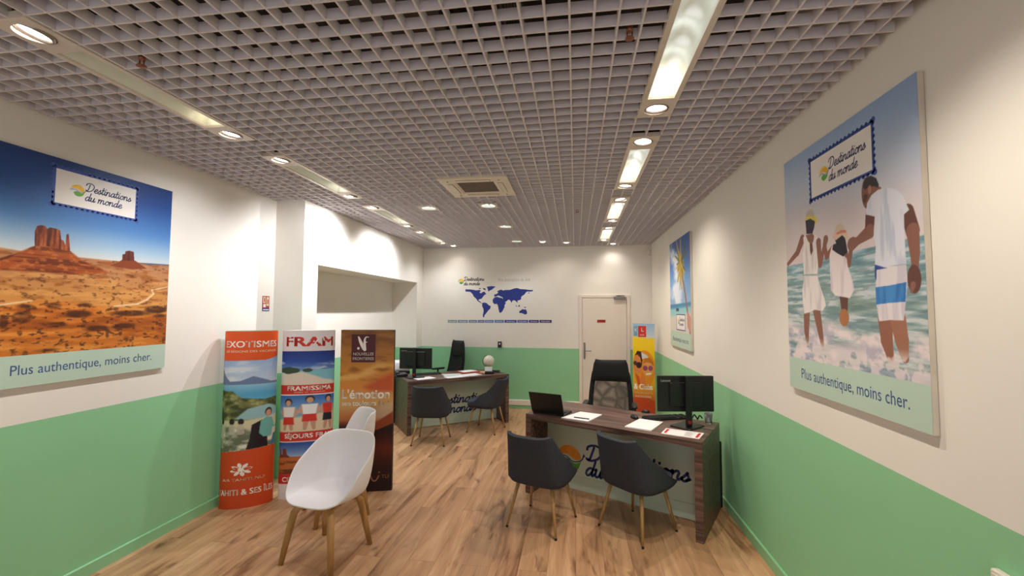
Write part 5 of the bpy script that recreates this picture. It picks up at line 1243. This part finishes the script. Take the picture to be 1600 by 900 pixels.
f = Flat(); f.rect(X(0.205), 1.275, X(0.655), 1.555, M['maroon'], 1)
f.poly(catmull([(X(0.32), 1.535), (X(0.35), 1.47), (X(0.41), 1.405), (X(0.425), 1.40)], 5)+catmull([(X(0.425), 1.46), (X(0.395), 1.49), (X(0.345), 1.535)], 4), M['ink_white'], 2)
f.stroke(catmull([(X(0.455), 1.402), (X(0.45), 1.47), (X(0.455), 1.51), (X(0.485), 1.53), (X(0.53), 1.525)], 6), 0.030, M['ink_white'], 2, 0.004); f.stroke([(X(0.455), 1.475), (X(0.50), 1.478)], 0.014, M['ink_white'], 2, 0.004); f.disc(X(0.335), 1.415, 0.013, M['ink_white'], 2)
f.text('NOUVELLES', X(0.43), 1.345, 0.040, M['ink_white'], 2, 0.010, align='CENTER', width=w*0.38); f.text('FRONTIERES', X(0.43), 1.298, 0.040, M['ink_white'], 2, 0.010, align='CENTER', width=w*0.39)
f.build('maroon_emblem', t, fl)
line(t, fl, 'heading_lettering', "L'émotion", X(0.49), 0.915, 0.125, M['ink_white'], 1, 0.026, align='CENTER', width=w*0.88)
line(t, fl, 'subheading_lettering', 'sera', X(0.05), 0.845, 0.062, M['ink_white'], 1, 0.012, width=w*0.17)
line(t, fl, 'subheading_lettering', 'toujours', X(0.25), 0.845, 0.072, M['ink_white'], 1, 0.024, width=w*0.44)
line(t, fl, 'subheading_lettering', 'là !', X(0.74), 0.845, 0.072, M['ink_grey'], 1, 0.012, width=w*0.18)
f = Flat(); f.stroke(catmull([(X(0.57), 0.165), (X(0.61), 0.15), (X(0.66), 0.105), (X(0.72), 0.11), (X(0.76), 0.15)], 6), 0.014, M['tan_ink'], 1); f.disc(X(0.77), 0.185, 0.008, M['tan_ink'], 1); f.build('smile_emblem', t, fl)
line(t, fl, 'small_lettering', 'TUI', X(0.82), 0.125, 0.05, M['tan_ink'], 1, 0.02, width=w*0.13)

# yellow sunglasses display in the far corner
D0, D1 = (0.935, 7.33), (1.268, 7.27); w = math.dist(D0, D1)
p = Paint(w, BH, 0.006)
p.a = p.grad([(0, (196, 60, 30)), (0.35, (206, 96, 40)), (0.6, (236, 176, 40)), (1.0, (248, 206, 30)), (1.4, (250, 214, 40))])
p.put(p.m_above([(0, 1.39), (w, 1.36)], 0.04), p.grad([(1.38, (206, 216, 226)), (1.6, (150, 186, 222))]))
p.put(1-p.m_above([(0, 0.40), (X(0.5), 0.44), (w, 0.36)], 0.02), (188, 60, 36), 0.6)
circ = p.m_ell((X(0.52), 0.87), X(0.50), 0.30); p.put(circ, (238, 150, 40))
p.put(p.m_ell((X(0.22), 0.96), X(0.20), 0.17), (226, 138, 84)); p.put(p.m_poly([(X(0.08), 1.08), (X(0.2), 1.16), (X(0.38), 1.15), (X(0.44), 1.02), (X(0.40), 0.92), (X(0.34), 1.05), (X(0.2), 1.10)]), (70, 38, 26)); p.put(p.m_poly([(X(0.38), 1.14), (X(0.62), 1.10), (X(0.78), 1.03), (X(0.6), 1.05), (X(0.42), 1.03)]), (214, 220, 226))
p.put(p.m_ell((X(0.70), 0.90), X(0.24), 0.15), (238, 164, 96)); p.put(p.m_poly([(X(0.46), 0.95), (X(0.55), 1.04), (X(0.75), 1.06), (X(0.92), 1.0), (X(0.95), 0.92), (X(0.8), 0.97), (X(0.6), 0.98)]), (206, 122, 40))
for c, r, col in (((0.10, 0.96), 0.035, (80, 56, 50)), ((0.27, 0.93), 0.05, (56, 34, 34)), ((0.56, 0.885), 0.042, (150, 72, 110)), ((0.80, 0.885), 0.042, (158, 76, 116))): p.put(p.m_ell((X(c[0]), c[1]), r*0.85, r), col)
p.put(p.m_cap((X(0.62), 0.79), (X(0.80), 0.80), 0.014, 0.012), (250, 236, 220)); p.put(p.m_poly([(X(0.25), 0.62), (X(0.4), 0.84), (X(0.55), 0.74), (X(0.58), 0.60)]), (230, 130, 60)); p.put(p.m_poly([(X(0.1), 0.8), (X(0.28), 0.74), (X(0.34), 0.56), (X(0.2), 0.62)]), (206, 92, 40))
t, w, fl = flat_display('tall yellow cardboard display with two people in sunglasses, in the back right corner', D0, D1, 0.05, p, M['card_dark'])
f = Flat(); f.rect(X(0.04), 1.40, X(0.22), 1.565, M['sky_line'], 1); f.text('K', X(0.09), 1.475, 0.07, M['ink_white'], 2); f.build('blue_tag', t, fl)
f = Flat(); f.rect(X(0.25), 1.385, X(0.62), 1.565, M['ink_red'], 1); f.text('L', X(0.40), 1.475, 0.09, M['ink_white'], 2, 0.02); f.text('club', X(0.33), 1.41, 0.035, M['ink_white'], 2, width=w*0.2); f.build('red_tag', t, fl)
line(t, fl, 'heading_lettering', '& Clubs', X(0.46), 0.545, 0.12, M['ink_white'], 1, 0.035, align='CENTER', width=w*0.84)
line(t, fl, 'small_lettering', 'vivez des vacances', X(0.48), 0.475, 0.045, M['ink_cream'], 1, 0.01, align='CENTER', width=w*0.8)
line(t, fl, 'small_lettering', 'inoubliables', X(0.46), 0.415, 0.05, M['ink_white'], 1, 0.01, align='CENTER', width=w*0.7)
